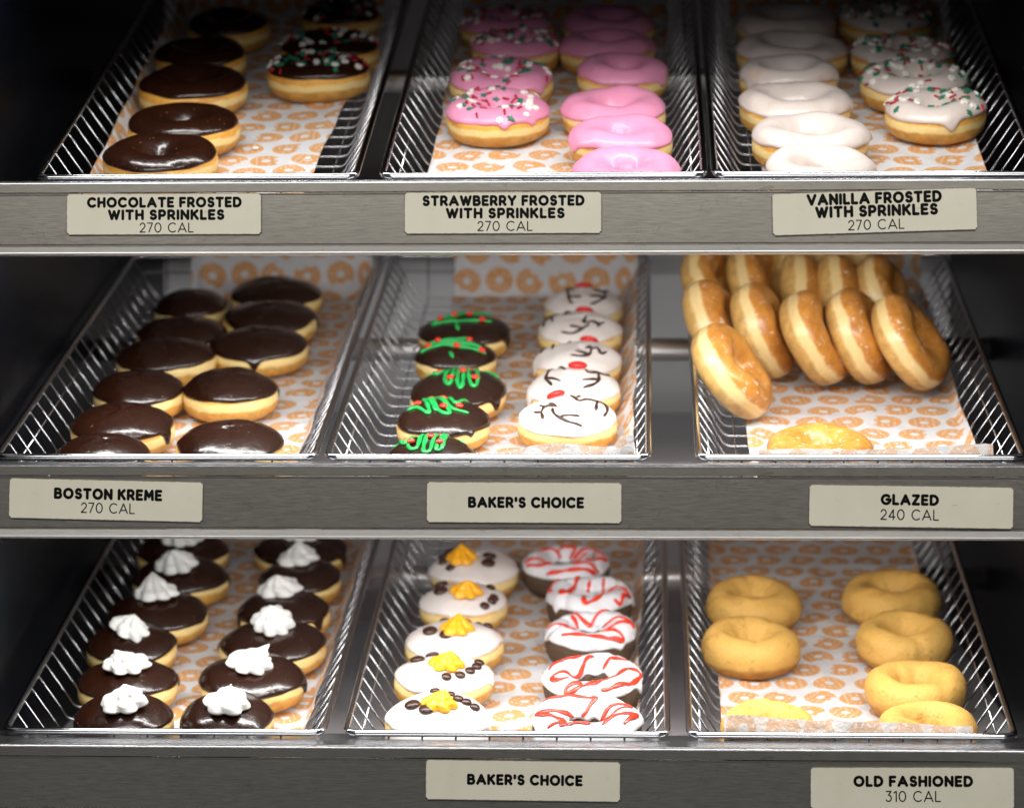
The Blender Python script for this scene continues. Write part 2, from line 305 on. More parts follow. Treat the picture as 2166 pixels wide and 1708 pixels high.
def steel(name, base, rough, metal, scr=1.0, dirt=0.0):
    m, nt, b = new_mat(name)
    g = coords('Object')
    br = noise(scaled(g, (70, 1300, 1300)), 1, 3, .65)
    br2 = noise(scaled(g, (210, 2600, 2600)), 1, 2, .6)
    big = noise(scaled(g, (5, 3, 14)), 1, 3, .55)
    # fine scratches at odd angles
    sc1 = noise(scaled(g, (60, 60, 900)), 1, 2, .5, 1.5).step(.70, .74)
    col = mix((br * .55 + br2 * .45).step(.3, .7), tuple(c * .90 for c in base), tuple(min(1, c * 1.09) for c in base))
    col = mix(big.step(.35, .7) * .55, col, tuple(c * .72 for c in base))
    col = mix(sc1 * .4 * scr, col, tuple(c * .55 for c in base))
    vo = N('ShaderNodeTexVoronoi', feature='DISTANCE_TO_EDGE'); wv = N('ShaderNodeVectorMath', operation='ADD')
    wn = N('ShaderNodeTexNoise'); L(scaled(g, 16), wn.inputs['Vector']); sc2 = N('ShaderNodeVectorMath', operation='SCALE'); L(wn.outputs['Color'], sc2.inputs[0]); sc2.inputs['Scale'].default_value = 1.6
    L(scaled(g, (24, 3, 24)), wv.inputs[0]); L(sc2.outputs[0], wv.inputs[1]); L(wv.outputs[0], vo.inputs['Vector']); vo.inputs['Scale'].default_value = 1.0
    arcs = S(vo.outputs['Distance']).lt(.020) * noise(scaled(g, 34), 1, 2, .5).step(.52, .62)
    col = mix(arcs * .27, col, tuple(c * .45 for c in base))
    if dirt:
        d = noise(scaled(g, (26, 26, 40)), 1, 4, .6).step(.685, .74)
        col = mix(d * dirt, col, (.23, .17, .10))
    setp(b, Base_Color=col, Metallic=metal, Roughness=(br * .22 + big * .12 + (rough - .17)))
    L(bump(br * .6 + br2 * .4, .10, .0004), b.inputs['Normal'])
    M[name] = m
steel('fascia_steel', (.325, .31, .275), .36, .84, 1.0, .55)
steel('lip_steel', (.74, .73, .70), .40, .55, .8, .3)  # lip's reflected brightness put into a base paler than the fascia steel
steel('deck_steel', (.52, .53, .55), .20, .95, .5, .3)
steel('panel_steel', (.30, .29, .30), .33, .55, .3)
M['wire'] = simple('wire', (.36, .36, .375), .17, 1.0)
M['rim'] = simple('rim', (.52, .53, .55), .15, 1.0)
M['rod'] = simple('rod', (.85, .84, .83), .34, 1.0)
def dark_panel():
    m, nt, b = new_mat('dark_panel'); g = coords()
    sp = noise(scaled(g, 160), 1, 2, .5).step(.74, .80)
    sm = noise(scaled(g, (3, 6, 4)), 1, 4, .6).step(.5, .8)
    sc1 = noise(scaled(g, (40, 500, 40)), 1, 2, .5, 2.0).step(.70, .76)
    col = mix(sm * .5, (.0012, .0018, .0034), (.0045, .0065, .010))
    col = mix(sp * .5, col, (.10, .11, .12)); col = mix(sc1 * .12, col, (.12, .13, .14))
    setp(b, Base_Color=col, Roughness=.34); b.inputs['Specular IOR Level'].default_value = .06
    M['dark_panel'] = m
dark_panel()
def rear_panel():
    m, nt, b = new_mat('rear_panel'); g = coords()
    n1 = noise(scaled(g, (2, 2, 5)), 1, 3, .5)
    col = mix(n1.step(.3, .7), (.78, .77, .79), (.86, .85, .88))
    setp(b, Base_Color=col, Roughness=.38)
    M['rear_panel'] = m
rear_panel()
M['deck_panel'] = simple('deck_panel', (.84, .85, .90), .40, .15)

def dough(name, top, waist, bottom, wz=(.36, .45, .56, .64), rough=.5, grain=1.0, coat=0.0, glaze=False, craggy=False):
    m, nt, b = new_mat(name)
    gen = coords('Generated'); ob = coords('Object')
    oi = N('ShaderNodeObjectInfo'); rnd = S(oi.outputs['Random'])
    sx = N('ShaderNodeSeparateXYZ'); L(gen, sx.inputs[0]); z = S(sx.outputs[2])
    off = N('ShaderNodeVectorMath', operation='ADD'); L(ob, off.inputs[0])
    cb = N('ShaderNodeCombineXYZ'); L(rnd * 7.0, cb.inputs[0]); L(rnd * 3.0, cb.inputs[1]); L(cb.outputs[0], off.inputs[1])
    P = off.outputs[0]
    wob = noise(scaled(P, 45), 1, 3, .6)
    zz = z + (wob - .5) * .20 + (rnd - .5) * .08
    band = zz.step(wz[0], wz[1]) * (1 - zz.step(wz[2], wz[3]))
    fine = noise(scaled(P, 420), 1, 3, .6)
    med = noise(scaled(P, 110), 1, 4, .65)
    big = noise(scaled(P, 34), 1, 3, .6)
    med2 = S.m('MULTIPLY', med, .5) + big * .5
    tc = mix(med2.step(.34, .62), (top[0] * .80, top[1] * .68, top[2] * .6), tuple(min(1, c * 1.12) for c in top))
    bc = mix(med.step(.3, .7), tuple(c * .66 for c in bottom), bottom)
    base = mix(zz.step(.42, .58), bc, tc)
    wc = mix(fine.step(.3, .75), tuple(c * .9 for c in waist), waist)
    col = mix(band * .92, base, wc)
    rg = fine * .2 + (rough - .1)
    if glaze:
        gl = noise(scaled(P, 130), 1, 5, .75, 1.2).step(.575, .66) * zz.step(.45, .60)
        col = mix(gl * .8, col, (.90, .79, .68))
        thin = noise(scaled(P, 60), 1, 2, .5)
        rg = (thin * .25 + .20) + gl * .25
    if craggy:
        cr = S.m('SUBTRACT', noise(scaled(P, 46), 1, 3, .6, .6), .5).abs().lt(.010) * noise(scaled(P, 80), 1, 2, .5).step(.5, .6)
        pit = noise(scaled(P, 300), 1, 3, .6).step(.60, .72)
        col = mix(cr * .40, col, tuple(c * .42 for c in bottom)); col = mix(pit * .30, col, tuple(c * .62 for c in bottom))
    setp(b, Base_Color=col, Roughness=rg, Coat_Weight=coat, Coat_Roughness=.12)
    b.inputs['Subsurface Weight'].default_value = .0
    L(bump(fine * .45 + med * .55, .5 * grain, .0012), b.inputs['Normal'])
    M[name] = m
dough('yeast_dough', (.74, .385, .065), (.93, .72, .31), (.68, .35, .07))
dough('glazed_dough', (.565, .25, .046), (.90, .68, .31), (.70, .42, .13), (.32, .42, .58, .66), .44, .9, .08, True)
dough('cake_dough', (.66, .37, .085), (.69, .405, .095), (.48, .225, .04), (.2, .34, .9, 1.0), .66, 2.6, craggy=True)
dough('chocolate_cake', (.075, .042, .024), (.085, .05, .028), (.06, .034, .02), (.2, .3, .9, 1.0), .75, 2.4)

def icing(name, col, rough, col2=None, patch=0.0, coat=0.0, bmp=.5, specks=None, sss=0.0):
    m, nt, b = new_mat(name); ob = coords('Object')
    oi = N('ShaderNodeObjectInfo'); rnd = S(oi.outputs['Random'])
    off = N('ShaderNodeVectorMath', operation='ADD'); L(ob, off.inputs[0])
    cb = N('ShaderNodeCombineXYZ'); L(rnd * 5.0, cb.inputs[0]); L(rnd * 9.0, cb.inputs[1]); L(cb.outputs[0], off.inputs[1])
    P = off.outputs[0]
    n1 = noise(scaled(P, 38), 1, 3, .55)
    n2 = noise(scaled(P, 120), 1, 3, .5)
    c = mix(n1.step(.35, .7) * .3, col, tuple(x * .86 for x in col))
    if col2: c = mix(n1.step(.60, .80) * patch, c, col2)
    if specks:
        v = noise(scaled(P, 330), 1, 1, .5).step(.76, .80)
        c = mix(v * .7, c, specks)
    setp(b, Base_Color=c, Roughness=n2 * .22 + (rough - .10), Coat_Weight=coat, Coat_Roughness=.08)
    if sss:
        b.inputs['Subsurface Weight'].default_value = sss
        b.inputs['Subsurface Radius'].default_value = (.004, .002, .0012); b.inputs['Subsurface Scale'].default_value = 1.0
    L(bump(n1 * .6 + n2 * .4, bmp, .0018), b.inputs['Normal'])
    M[name] = m
icing('chocolate_icing', (.020, .0060, .0028), .23, (.036, .013, .0075), .5, .25, .85, (.30, .17, .07))
icing('pink_icing', (.77, .29, .455), .36, (.82, .46, .55), .6, .15, .8)
icing('vanilla_icing', (.67, .585, .54), .34, (.66, .43, .28), .75, .2, .9)
icing('white_icing', (.80, .735, .70), .34, (.78, .62, .52), .5, .2, .7)
icing('cool_icing', (.78, .78, .81), .36, (.46, .42, .42), .6, .15, .9)
icing('green_icing', (.012, .42, .085), .28, None, 0, .3, .15)
icing('red_icing', (.82, .045, .018), .26, None, 0, .4, .15)
icing('orange_icing', (.95, .44, .012), .40, (.95, .62, .02), .5, .1, .2)
icing('antler_icing', (.045, .016, .009), .30, None, 0, .15, .15)
icing('whipped_cream', (.74, .74, .71), .6, None, 0, 0, .3)
M['candy'] = simple('candy', (.72, .014, .010), .22, 0, .6)
M['dot_red'] = simple('dot_red', (.78, .03, .015), .25, 0, .4)
M['spr_red'] = simple('spr_red', (.42, .010, .022), .4)
M['spr_white'] = simple('spr_white', (.86, .84, .78), .5)
M['spr_green'] = simple('spr_green', (.014, .19, .11), .45)
M['ink'] = simple('ink', (.003, .003, .0035), .6, spec=.12)
M['tube'] = simple('tube', (.9, .9, .9), .4)
def card_mat():
    m, nt, b = new_mat('card'); g = coords()
    n1 = noise(scaled(g, 14), 1, 4, .6); sp = noise(scaled(g, (420, 420, 420)), 1, 2, .5).step(.77, .80)
    sm = noise(scaled(g, (45, 45, 160)), 1, 4, .65).step(.66, .72)
    sx = N('ShaderNodeSeparateXYZ'); L(coords('Generated'), sx.inputs[0])
    gx = S(sx.outputs[0]); gz = S(sx.outputs[2])
    ed = noise(scaled(g, 260), 1, 3, .6) * .035
    edge = S.m('MAXIMUM', S.m('MAXIMUM', (gx).lt(ed * .18), (1 - gx).lt(ed * .18)), S.m('MAXIMUM', gz.lt(ed * .9), (1 - gz).lt(ed * .9)))
    col = mix(n1.step(.3, .75), (.71, .685, .545), (.78, .755, .63))
    col = mix(sm * .35, col, (.33, .30, .20)); col = mix(sp * .6, col, (.2, .19, .15))
    col = mix(edge * .8, col, (.10, .09, .07))
    setp(b, Base_Color=col, Roughness=.42)
    M['card'] = m
card_mat()
def paper_mat():
    m, nt, b = new_mat('printed_paper')
    uvn = N('ShaderNodeUVMap'); sx = N('ShaderNodeSeparateXYZ'); L(uvn.outputs[0], sx.inputs[0])
    px = S(sx.outputs[0]) / .0345; py = S(sx.outputs[1]) / .0330
    row = py.floor()
    px = px + S.m('MODULO', row, 2.0) * .5 + row * .13
    cx = px.floor()
    fx = px - cx - .5; fy = py - row - .5
    wn = N('ShaderNodeTexWhiteNoise', noise_dimensions='2D'); cb = N('ShaderNodeCombineXYZ'); L(cx, cb.inputs[0]); L(row, cb.inputs[1]); L(cb.outputs[0], wn.inputs['Vector'])
    rnd = S(wn.outputs['Value']); a = rnd * 6.283
    rs = N('ShaderNodeSeparateColor'); L(wn.outputs['Color'], rs.inputs[0])
    fx = fx + (S(rs.outputs[0]) - .5) * .10; fy = fy + (S(rs.outputs[1]) - .5) * .10
    ca = S.m('COSINE', a); sa = S.m('SINE', a)
    x = fx * ca - fy * sa; y = fx * sa + fy * ca
    ln = lambda dx, dy: S.m('SQRT', dx * dx + dy * dy)
    r = ln(x, y)
    ring = r.lt(.43) * r.gt(.125)
    bite = S.m('MAXIMUM', ln(x - .40, y - .13).lt(.15), S.m('MAXIMUM', ln(x - .44, y + .06).lt(.13), ln(x - .37, y + .20).lt(.12)))
    bite = bite * S(rs.outputs[2]).gt(.25)
    gx = x * 6.2 + 10.0; gy = y * 6.2 + 10.0
    gi = gx.floor(); gj = gy.floor()
    w2 = N('ShaderNodeTexWhiteNoise', noise_dimensions='3D'); c2 = N('ShaderNodeCombineXYZ'); L(gi, c2.inputs[0]); L(gj, c2.inputs[1]); L(rnd * 50.0, c2.inputs[2]); L(c2.outputs[0], w2.inputs['Vector'])
    b2 = S(w2.outputs['Value']) * 6.283; cb2 = S.m('COSINE', b2); sb2 = S.m('SINE', b2)
    hx = gx - gi - .5; hy = gy - gj - .5
    qx = hx * cb2 - hy * sb2; qy = hx * sb2 + hy * cb2
    spr = (S.m('MAXIMUM', qx.abs() - .24, 0.0)); spr = ln(spr, qy).lt(.10) * S(w2.outputs['Value']).gt(.15)
    ink = ring * (1 - bite) * (1 - spr * r.gt(.19) * r.lt(.40))
    ob = coords()
    ft = noise(scaled(ob, 60), 1, 4, .6); fi = noise(scaled(ob, 900), 1, 2, .6)
    white = mix(ft.step(.3, .7), (.82, .82, .84), (.88, .88, .90))
    orange = mix(fi.step(.35, .75), (.84, .40, .135), (.86, .50, .22))
    geo = N('ShaderNodeNewGeometry'); orange = mix(S(geo.outputs['Backfacing']) * .60, orange, (.82, .74, .68))
    col = mix(ink, white, orange)
    setp(b, Base_Color=col, Roughness=.62)
    L(bump(ft * .7 + noise(scaled(ob, 22), 1, 2, .5) * .9, .8, .005), b.inputs['Normal'])
    tr = N('ShaderNodeBsdfTranslucent'); L(col, tr.inputs[0])
    ms = N('ShaderNodeMixShader'); ms.inputs[0].default_value = .34
    L(b.outputs[0], ms.inputs[1]); L(tr.outputs[0], ms.inputs[2])
    L(ms.outputs[0], nt.nodes['Material Output'].inputs[0])
    M['paper'] = m
paper_mat()

# ------------------------------------------------------------------ the case
XL, XR, YB = -.4475, .462, .85
def slab(name, x0, x1, y0, y1, z0, z1, m):
    b = MB(); b.box(x0, x1, y0, y1, z0, z1)
    return link(name, b.mesh(name, m), kind='structure')
slab('side_wall', XL - .02, XL, -.10, YB + .02, .70, 2.1, M['dark_panel'])
slab('side_wall', XR, XR + .02, -.10, YB + .02, .70, 2.1, M['dark_panel'])
slab('back_wall', XL - .001, XR + .001, YB, YB + .02, .70, 2.1, M['rear_panel'])
slab('case_ceiling', XL - .02, XR + .02, -.04, YB + .02, 2.1, 2.12, M['dark_panel'])
slab('added_header', XL - .02, XR + .02, -.05, .045, 1.722, 2.1, M['panel_steel'])  # added out of view: blocks ceiling light so the top tier's rear darkens
slab('case_floor', XL - .02, XR + .02, -.04, YB + .02, .68, .70, M['dark_panel'])

def sweep_x(prof, x0, x1, name, m, nx=1):
    """a sheet-metal section (y,z points) extruded along x, ends closed"""
    n = len(prof); V = []
    for i in range(nx + 1):
        x = x0 + (x1 - x0) * i / nx
        V += [(x, y, z) for y, z in prof]
    F = []
    for i in range(nx):
        for k in range(n):
            l = (k + 1) % n
            F.append((i * n + k, (i + 1) * n + k, (i + 1) * n + l, i * n + l))
    F.append(tuple(range(n))); F.append(tuple(range(nx * n, nx * n + n))[::-1])
    return mesh(name, V, F, m, smooth=False)
def arc(cy, cz, r, a0, a1, n=5):
    return [(cy + r * math.cos(R_(a0 + (a1 - a0) * i / n)), cz + r * math.sin(R_(a0 + (a1 - a0) * i / n))) for i in range(n + 1)]
TOPZ = {1: 1.4862, 2: 1.2507, 3: 1.0168}
names = {1: 'top', 2: 'middle', 3: 'bottom'}
ordn = {1: 'uppermost', 2: 'second', 3: 'lowest'}
RODS = {1: .459, 2: .4916, 3: .5277}
for row in (1, 2, 3):
    zt = TOPZ[row]
    sh = thing('display_shelf', Matrix.Translation((0, -.05, zt)), f'brushed steel shelf front with support rod carrying the {names[row]} tier of wire baskets', 'shelf', 'steel shelves of the display case')
    x0, x1 = XL + .0005, XR - .0005
    # folded top: deck and rolled edge
    deck = [(.080, -.0012), (.080, 0), (.004, 0)] + arc(.003, -.003, .003, 90, 180) + [(0, -.0092)] + arc(.0012, -.0092, .0012, 180, 260) + [(.0016, -.0104), (.0016, -.003), (.004, -.0012)]
    link('shelf_deck', sweep_x(deck, x0, x1, 'shelf_deck', M['deck_steel']), sh, Matrix.Identity(4))
    st = MB(); st.box(x0, x1, -.0008, .0004, -.0098, -.0026)
    link('upper_strip', st.mesh('upper_strip', M['fascia_steel']), sh, Matrix.Identity(4))
    fp = [(.0010, -.0108)] + [(.0010, -.0116), (-.0002, -.0126), (-.0002, -.0530), (.0012, -.0538), (.0012, -.0546), (.0040, -.0546), (.0040, -.0108)]
    link('fascia', sweep_x(fp, x0, x1, 'fascia', M['fascia_steel']), sh, Matrix.Identity(4))
    lp = [(.0012, -.0550), (-.0010, -.0552), (-.0048, -.0600)] + arc(-.0030, -.0607, .0019, 160, 270) + [(.010, -.0626), (.010, -.0610), (.0012, -.0606)]
    link('lower_lip', sweep_x(lp, x0, x1, 'lower_lip', M['lip_steel']), sh, Matrix.Identity(4))
    # sloping tray deck behind and below the baskets
    yb, zb = YB - .0008, {1: 1.54, 2: 1.288, 3: 1.044}[row]
    ya, za = .05, {1: 1.462, 2: 1.208, 3: .962}[row]
    td = [(ya, za), (yb, zb), (yb, zb + .0015), (ya, za + .0015)]
    link('tray_deck', sweep_x(td, XL + .0006, XR - .0006, 'tray_deck', M['deck_panel']), sh, Matrix.Translation((0, .05, -zt)))
    # rod the baskets lean on
    s = RODS[row]; a = TILT[row]
    y = s * math.cos(a) + .055 * math.sin(a); z = ZR[row] + s * math.sin(a) - .055 * math.cos(a)
    V, F = tube([(XL, y, z), (XR, y, z)], .0118, 32)
    me = mesh('support_rod', V, F, M['rod'])
    link('support_rod', me, sh, Matrix.Translation((0, .05, -zt)))
    # strip lamp under this tier's ceiling
    ly, lz, pw, tl = STRIPS[row]
    b = MB(); b.box(-.425, .425, ly - .014, ly + .014, lz, lz + .006)
    lamp = thing('strip_lamp', Matrix.Translation((0, ly, lz)), f'slim strip lamp that lights the {names[row]} tier', 'lamp', 'strip lamps of the display case')
    link('housing', b.mesh('housing', M['lip_steel']), lamp, Matrix.Translation((0, -ly, -lz)))

# ------------------------------------------------------------------ name cards
def arcp(cx, cy, rx, ry, a0, a1, n=14):
    return [(cx + rx * math.cos(R_(a0 + (a1 - a0) * i / n)), cy + ry * math.sin(R_(a0 + (a1 - a0) * i / n))) for i in range(n + 1)]
GL = {
 'A': (.95, [[(0, 0), (.475, 1), (.95, 0)], [(.17, .30), (.78, .30)]]),
 'B': (.70, [[(0, 0), (0, 1), (.38, 1)] + arcp(.38, .765, .24, .235, 90, -90) + [(0, .53)], [(.38, .53)] + arcp(.42, .265, .28, .265, 90, -90) + [(0, 0)]]),
 'C': (.88, [arcp(.5, .5, .5, .5, 48, 312, 22)]),
 'D': (.80, [[(0, 0), (0, 1), (.3, 1)] + arcp(.3, .5, .5, .5, 90, -90, 16) + [(0, 0)]]),
 'E': (.58, [[(.58, 1), (0, 1), (0, 0), (.58, 0)], [(0, .51), (.5, .51)]]),
 'F': (.56, [[(.56, 1), (0, 1), (0, 0)], [(0, .49), (.48, .49)]]),
 'G': (.95, [arcp(.5, .5, .5, .5, 48, 360, 24) + [(.58, .5)]]),
 'H': (.74, [[(0, 0), (0, 1)], [(.74, 0), (.74, 1)], [(0, .5), (.74, .5)]]),
 'I': (.0, [[(0, 0), (0, 1)]]),
 'K': (.70, [[(0, 0), (0, 1)], [(.66, 1), (.06, .46)], [(.24, .60), (.70, 0)]]),
 'L': (.52, [[(0, 1), (0, 0), (.52, 0)]]),
 'M': (.92, [[(0, 0), (.06, 1), (.46, .32), (.86, 1), (.92, 0)]]),
 'N': (.76, [[(0, 0), (0, 1), (.76, 0), (.76, 1)]]),
 'O': (1.0, [arcp(.5, .5, .5, .5, 0, 360, 28)]),
 'P': (.64, [[(0, 0), (0, 1), (.36, 1)] + arcp(.36, .70, .28, .30, 90, -90) + [(0, .40)]]),
 'R': (.68, [[(0, 0), (0, 1), (.36, 1)] + arcp(.36, .70, .28, .30, 90, -90) + [(0, .40)], [(.34, .40), (.68, 0)]]),
 'S': (.62, [arcp(.32, .745, .27, .255, 28, 250, 14) + arcp(.32, .255, .30, .255, 82, -150, 16)]),
 'T': (.74, [[(0, 1), (.74, 1)], [(.37, 1), (.37, 0)]]),
 'V': (.86, [[(0, 1), (.43, 0), (.86, 1)]]),
 'W': (1.20, [[(0, 1), (.32, 0), (.60, .92), (.88, 0), (1.20, 1)]]),
 'Y': (.80, [[(0, 1), (.40, .45), (.80, 1)], [(.40, .45), (.40, 0)]]),
 'Z': (.68, [[(.02, 1), (.66, 1), (0, 0), (.68, 0)]]),
 "'": (.0, [[(0, 1), (0, .72)]]),
 '0': (.72, [arcp(.36, .5, .36, .5, 0, 360, 26)]),
 '1': (.26, [[(0, .86), (.24, 1), (.24, 0)]]),
 '2': (.60, [arcp(.30, .70, .28, .30, 165, -32, 14) + [(0, 0), (.60, 0)]]),
 '3': (.60, [[(.04, 1), (.56, 1), (.27, .62)] + arcp(.28, .31, .31, .31, 82, -145, 14)]),
 '4': (.66, [[(.48, 0), (.48, 1), (0, .26), (.66, .26)]]),
 '7': (.58, [[(0, 1), (.58, 1), (.16, 0)]]),
}
def text_line(s, width, height, t, gap):
    """rounded letters as flat strokes; t is the stroke width, all in metres"""
    H = height - t; xs = 0; strokes = []
    for ch in s:
        if ch == ' ': xs += .42 * H + gap; continue
        wd, st = GL[ch]
        for p in st: strokes.append([(xs + x * H, y * H) for x, y in p])
        xs += wd * H + t + gap
    tot = xs - t - gap
    k = (width - t) / tot
    V = []; F = []; zi = 0
    for p in strokes:
        p = [(x * k - (width - t) / 2, y - H / 2) for x, y in p]
        q = [p[0]]
        for a in p[1:]:
            if math.dist(a, q[-1]) > t * .02: q.append(a)
        for i, (x, y) in enumerate(q):
            zi += 1; z = zi * 1.5e-7
            b = len(V); n = 12
            V += [(x + t / 2 * math.cos(6.2832 * j / n), y + t / 2 * math.sin(6.2832 * j / n), z) for j in range(n)]
            F.append(tuple(range(b, b + n)))
            if i + 1 < len(q):
                x2, y2 = q[i + 1]; d = math.dist((x, y), (x2, y2)); nx, ny = -(y2 - y) / d * t / 2, (x2 - x) / d * t / 2
                zi += 1; z = zi * 1.5e-7; b = len(V)
                V += [(x + nx, y + ny, z), (x - nx, y - ny, z), (x2 - nx, y2 - ny, z), (x2 + nx, y2 + ny, z)]
                F.append((b, b + 1, b + 2, b + 3))
    return V, F
U = 2.25 / 5753.0                                # metres per picture unit on the fascia plane
def fx(px): return (px - 1083) * U * 1.0012 + (-.05 + 2.3) * 0.0 + .0024
def card(cx, cz, wd, ht, rot, lines, label):
    b = bmesh.new(); bmesh.ops.create_cube(b, size=1)
    bmesh.ops.scale(b, vec=(wd, .0016, ht), verts=b.verts)
    ed = [e for e in b.edges if abs(e.verts[0].co.y - e.verts[1].co.y) > .001]
    bmesh.ops.bevel(b, geom=ed, offset=.0018, segments=3, affect='EDGES')
    me = bpy.data.meshes.new('name_card'); b.to_mesh(me); b.free(); me.materials.append(M['card'])
    W = Matrix.Translation((cx, -.0513, cz)) @ Matrix.Rotation(-rot, 4, 'Y')
    o = link('name_card', me, None, W, label=label, category='name card', group='name cards on the steel fascias')
    for s, dx, dz, wl, h, bold in lines:
        V, F = text_line(s, wl, h, h * (.262 if bold else .112), h * (.085 if bold else .16))
        mt = mesh('lettering', V, F, M['ink'], smooth=False)
        link('lettering', mt, o, Matrix.Translation((dx, -.00095, dz)) @ Matrix.Rotation(R_(90), 4, 'X'))
def cz_(py): return CAM_Z - (py - 854) * U
def mk(x0, x1, y0, y1, rot, lines, label):
    cx = (x0 + x1) / 2; cy = (y0 + y1) / 2
    out = []
    c, s = math.cos(rot), math.sin(rot)
    for (t, a, b_, ya, yb, bold) in lines:
        dx = ((a + b_) / 2 - cx) * U; dz = (cy - (ya + yb) / 2) * U
        out.append((t, dx * c + dz * s, -dx * s + dz * c, (b_ - a) * U, (yb - ya) * U, bold))
    card(fx(cx), cz_(cy), (x1 - x0) * U, (y1 - y0) * U, rot, out, label)
mk(133, 551, 406, 494, 0, [('CHOCOLATE FROSTED', 177, 509, 413.5, 436.5, 1), ('WITH SPRINKLES', 222, 472, 440, 463, 1), ('270 CAL', 290, 406, 468, 489.5, 0)], 'off-white card reading CHOCOLATE FROSTED WITH SPRINKLES 270 CAL')
mk(855, 1273, 405.5, 494, .0, [('STRAWBERRY FROSTED', 893, 1237, 412.5, 435.5, 1), ('WITH SPRINKLES', 943, 1195, 439, 462, 1), ('270 CAL', 1010, 1127, 467, 488.5, 0)], 'off-white card reading STRAWBERRY FROSTED WITH SPRINKLES 270 CAL')
mk(1631, 2060, 405.5, 494.5, R_(1.6), [('VANILLA FROSTED', 1703, 1986, 409, 434, 1), ('WITH SPRINKLES', 1721, 1978, 435.5, 460.5, 1), ('270 CAL', 1790, 1908, 466, 488, 0)], 'tilted off-white card reading VANILLA FROSTED WITH SPRINKLES 270 CAL')
mk(9, 426, 1015.5, 1101.5, R_(-1.2), [('BOSTON KREME', 106, 339, 1034, 1058.5, 1), ('270 CAL', 164, 280, 1064.5, 1087, 0)], 'tilted off-white card with two text lines under the basket of glossy filled doughnuts')
mk(902, 1315.5, 1019, 1105.5, R_(-.2), [("BAKER'S CHOICE", 990, 1236, 1050, 1074, 1)], "off-white card reading BAKER'S CHOICE on the middle shelf front")
mk(1708, 2135.5, 1025.5, 1113.5, R_(-.75), [('GLAZED', 1858, 1980, 1043, 1067, 1), ('240 CAL', 1857.5, 1980, 1075, 1098, 0)], 'off-white card reading GLAZED 240 CAL')
mk(900, 1312.5, 1607.5, 1692.5, R_(-.4), [("BAKER'S CHOICE", 988, 1233, 1636.5, 1660, 1)], "off-white card reading BAKER'S CHOICE on the bottom shelf front")
mk(1711, 2137, 1616, 1704.5, R_(.35), [('OLD FASHIONED', 1801, 2051, 1633.5, 1657.5, 1), ('310 CAL', 1868, 1984, 1665.5, 1689, 0)], 'off-white card reading OLD FASHIONED 310 CAL')

# ------------------------------------------------------------------ wire baskets
HW, LEN, HF, BOT = .1365, .66, .109, FLOOR - .0026
def rnd_path(pts, r, n=4):
    out = [Vector(pts[0])]
    for i in range(1, len(pts) - 1):
        a, b, c = Vector(pts[i - 1]), Vector(pts[i]), Vector(pts[i + 1])
        p = b + (a - b).normalized() * r; q = b + (c - b).normalized() * r
        for k in range(n + 1):
            t = k / n
            out.append(p * (1 - t) ** 2 + b * 2 * t * (1 - t) + q * t * t)
    out.append(Vector(pts[-1]))
    return out
def proto_basket():
    P = {}
    c = .010
    rim = []
    for (x, y, a0) in ((HW - c, c, -90), (HW - c, LEN - c, 0), (-HW + c, LEN - c, 90), (-HW + c, c, 180)):
        for k in range(6):
            a = R_(a0 + 90 * k / 5); rim.append((x + c * math.cos(a), y + c * math.sin(a), 0))
    V, F = tube(rim, .0030, 10, closed=True); P['rim'] = mesh('rim', V, F, M['rim'])
    V, F = tube(rnd_path([(-HW + .001, 0, .0022), (-HF, 0, BOT), (HF, 0, BOT), (HW - .001, 0, .0022)], .006), .00100, 6, up=(0, 1, 0)); P['cross'] = mesh('cross_wire', V, F, M['wire'])
    V, F = tube(rnd_path([(0, .001, -.001), (0, .012, BOT - .0025), (0, LEN - .014, BOT - .0025), (0, LEN - .001, .001)], .006), .00100, 6, up=(1, 0, 0)); P['long'] = mesh('long_wire', V, F, M['wire'])
    xm = HF + (HW - HF) * .60 + .001; zm = BOT * .40
    V, F = tube(rnd_path([(-xm, .004, zm), (-xm, LEN - .006, zm), (xm, LEN - .006, zm), (xm, .004, zm)], .008), .00090, 6); P['mid'] = mesh('middle_wire', V, F, M['wire'])
    return P
BP = proto_basket()
def basket(row, k, label):
    W = frame(row, BX[f'{row}{k}'])
    b = thing('wire_basket', W, label, 'basket', 'chromed wire baskets')
    I = Matrix.Identity(4)
    link('rim', BP['rim'], b, I)
    if f'{row}{k}' not in ('1L', '3L', '1R'): link('middle_wire', BP['mid'], b, I)
    for i in range(22):
        link('cross_wire', BP['cross'], b, Matrix.Translation((0, .037 + .0286 * i, 0)))
    for i in range(8):
        link('long_wire', BP['long'], b, Matrix.Translation(((i - 3.5) * .0286, 0, 0)))
contents = {'1L': 'holding chocolate frosted doughnuts, some with sprinkles', '1M': 'holding pink frosted doughnuts', '1R': 'holding vanilla frosted doughnuts',
 '2L': 'crowded with glossy chocolate filled doughnuts', '2M': 'holding tree-decorated and antler-decorated doughnuts', '2R': 'with glazed doughnuts standing on edge',
 '3L': 'holding chocolate doughnuts with whipped cream rosettes', '3M': 'holding snowman doughnuts and red-striped doughnuts', '3R': 'holding plain golden cake doughnuts'}
for key, t_ in contents.items():
    basket(int(key[0]), key[1], f'chrome wire basket on the {names[int(key[0])]} tier {t_}')

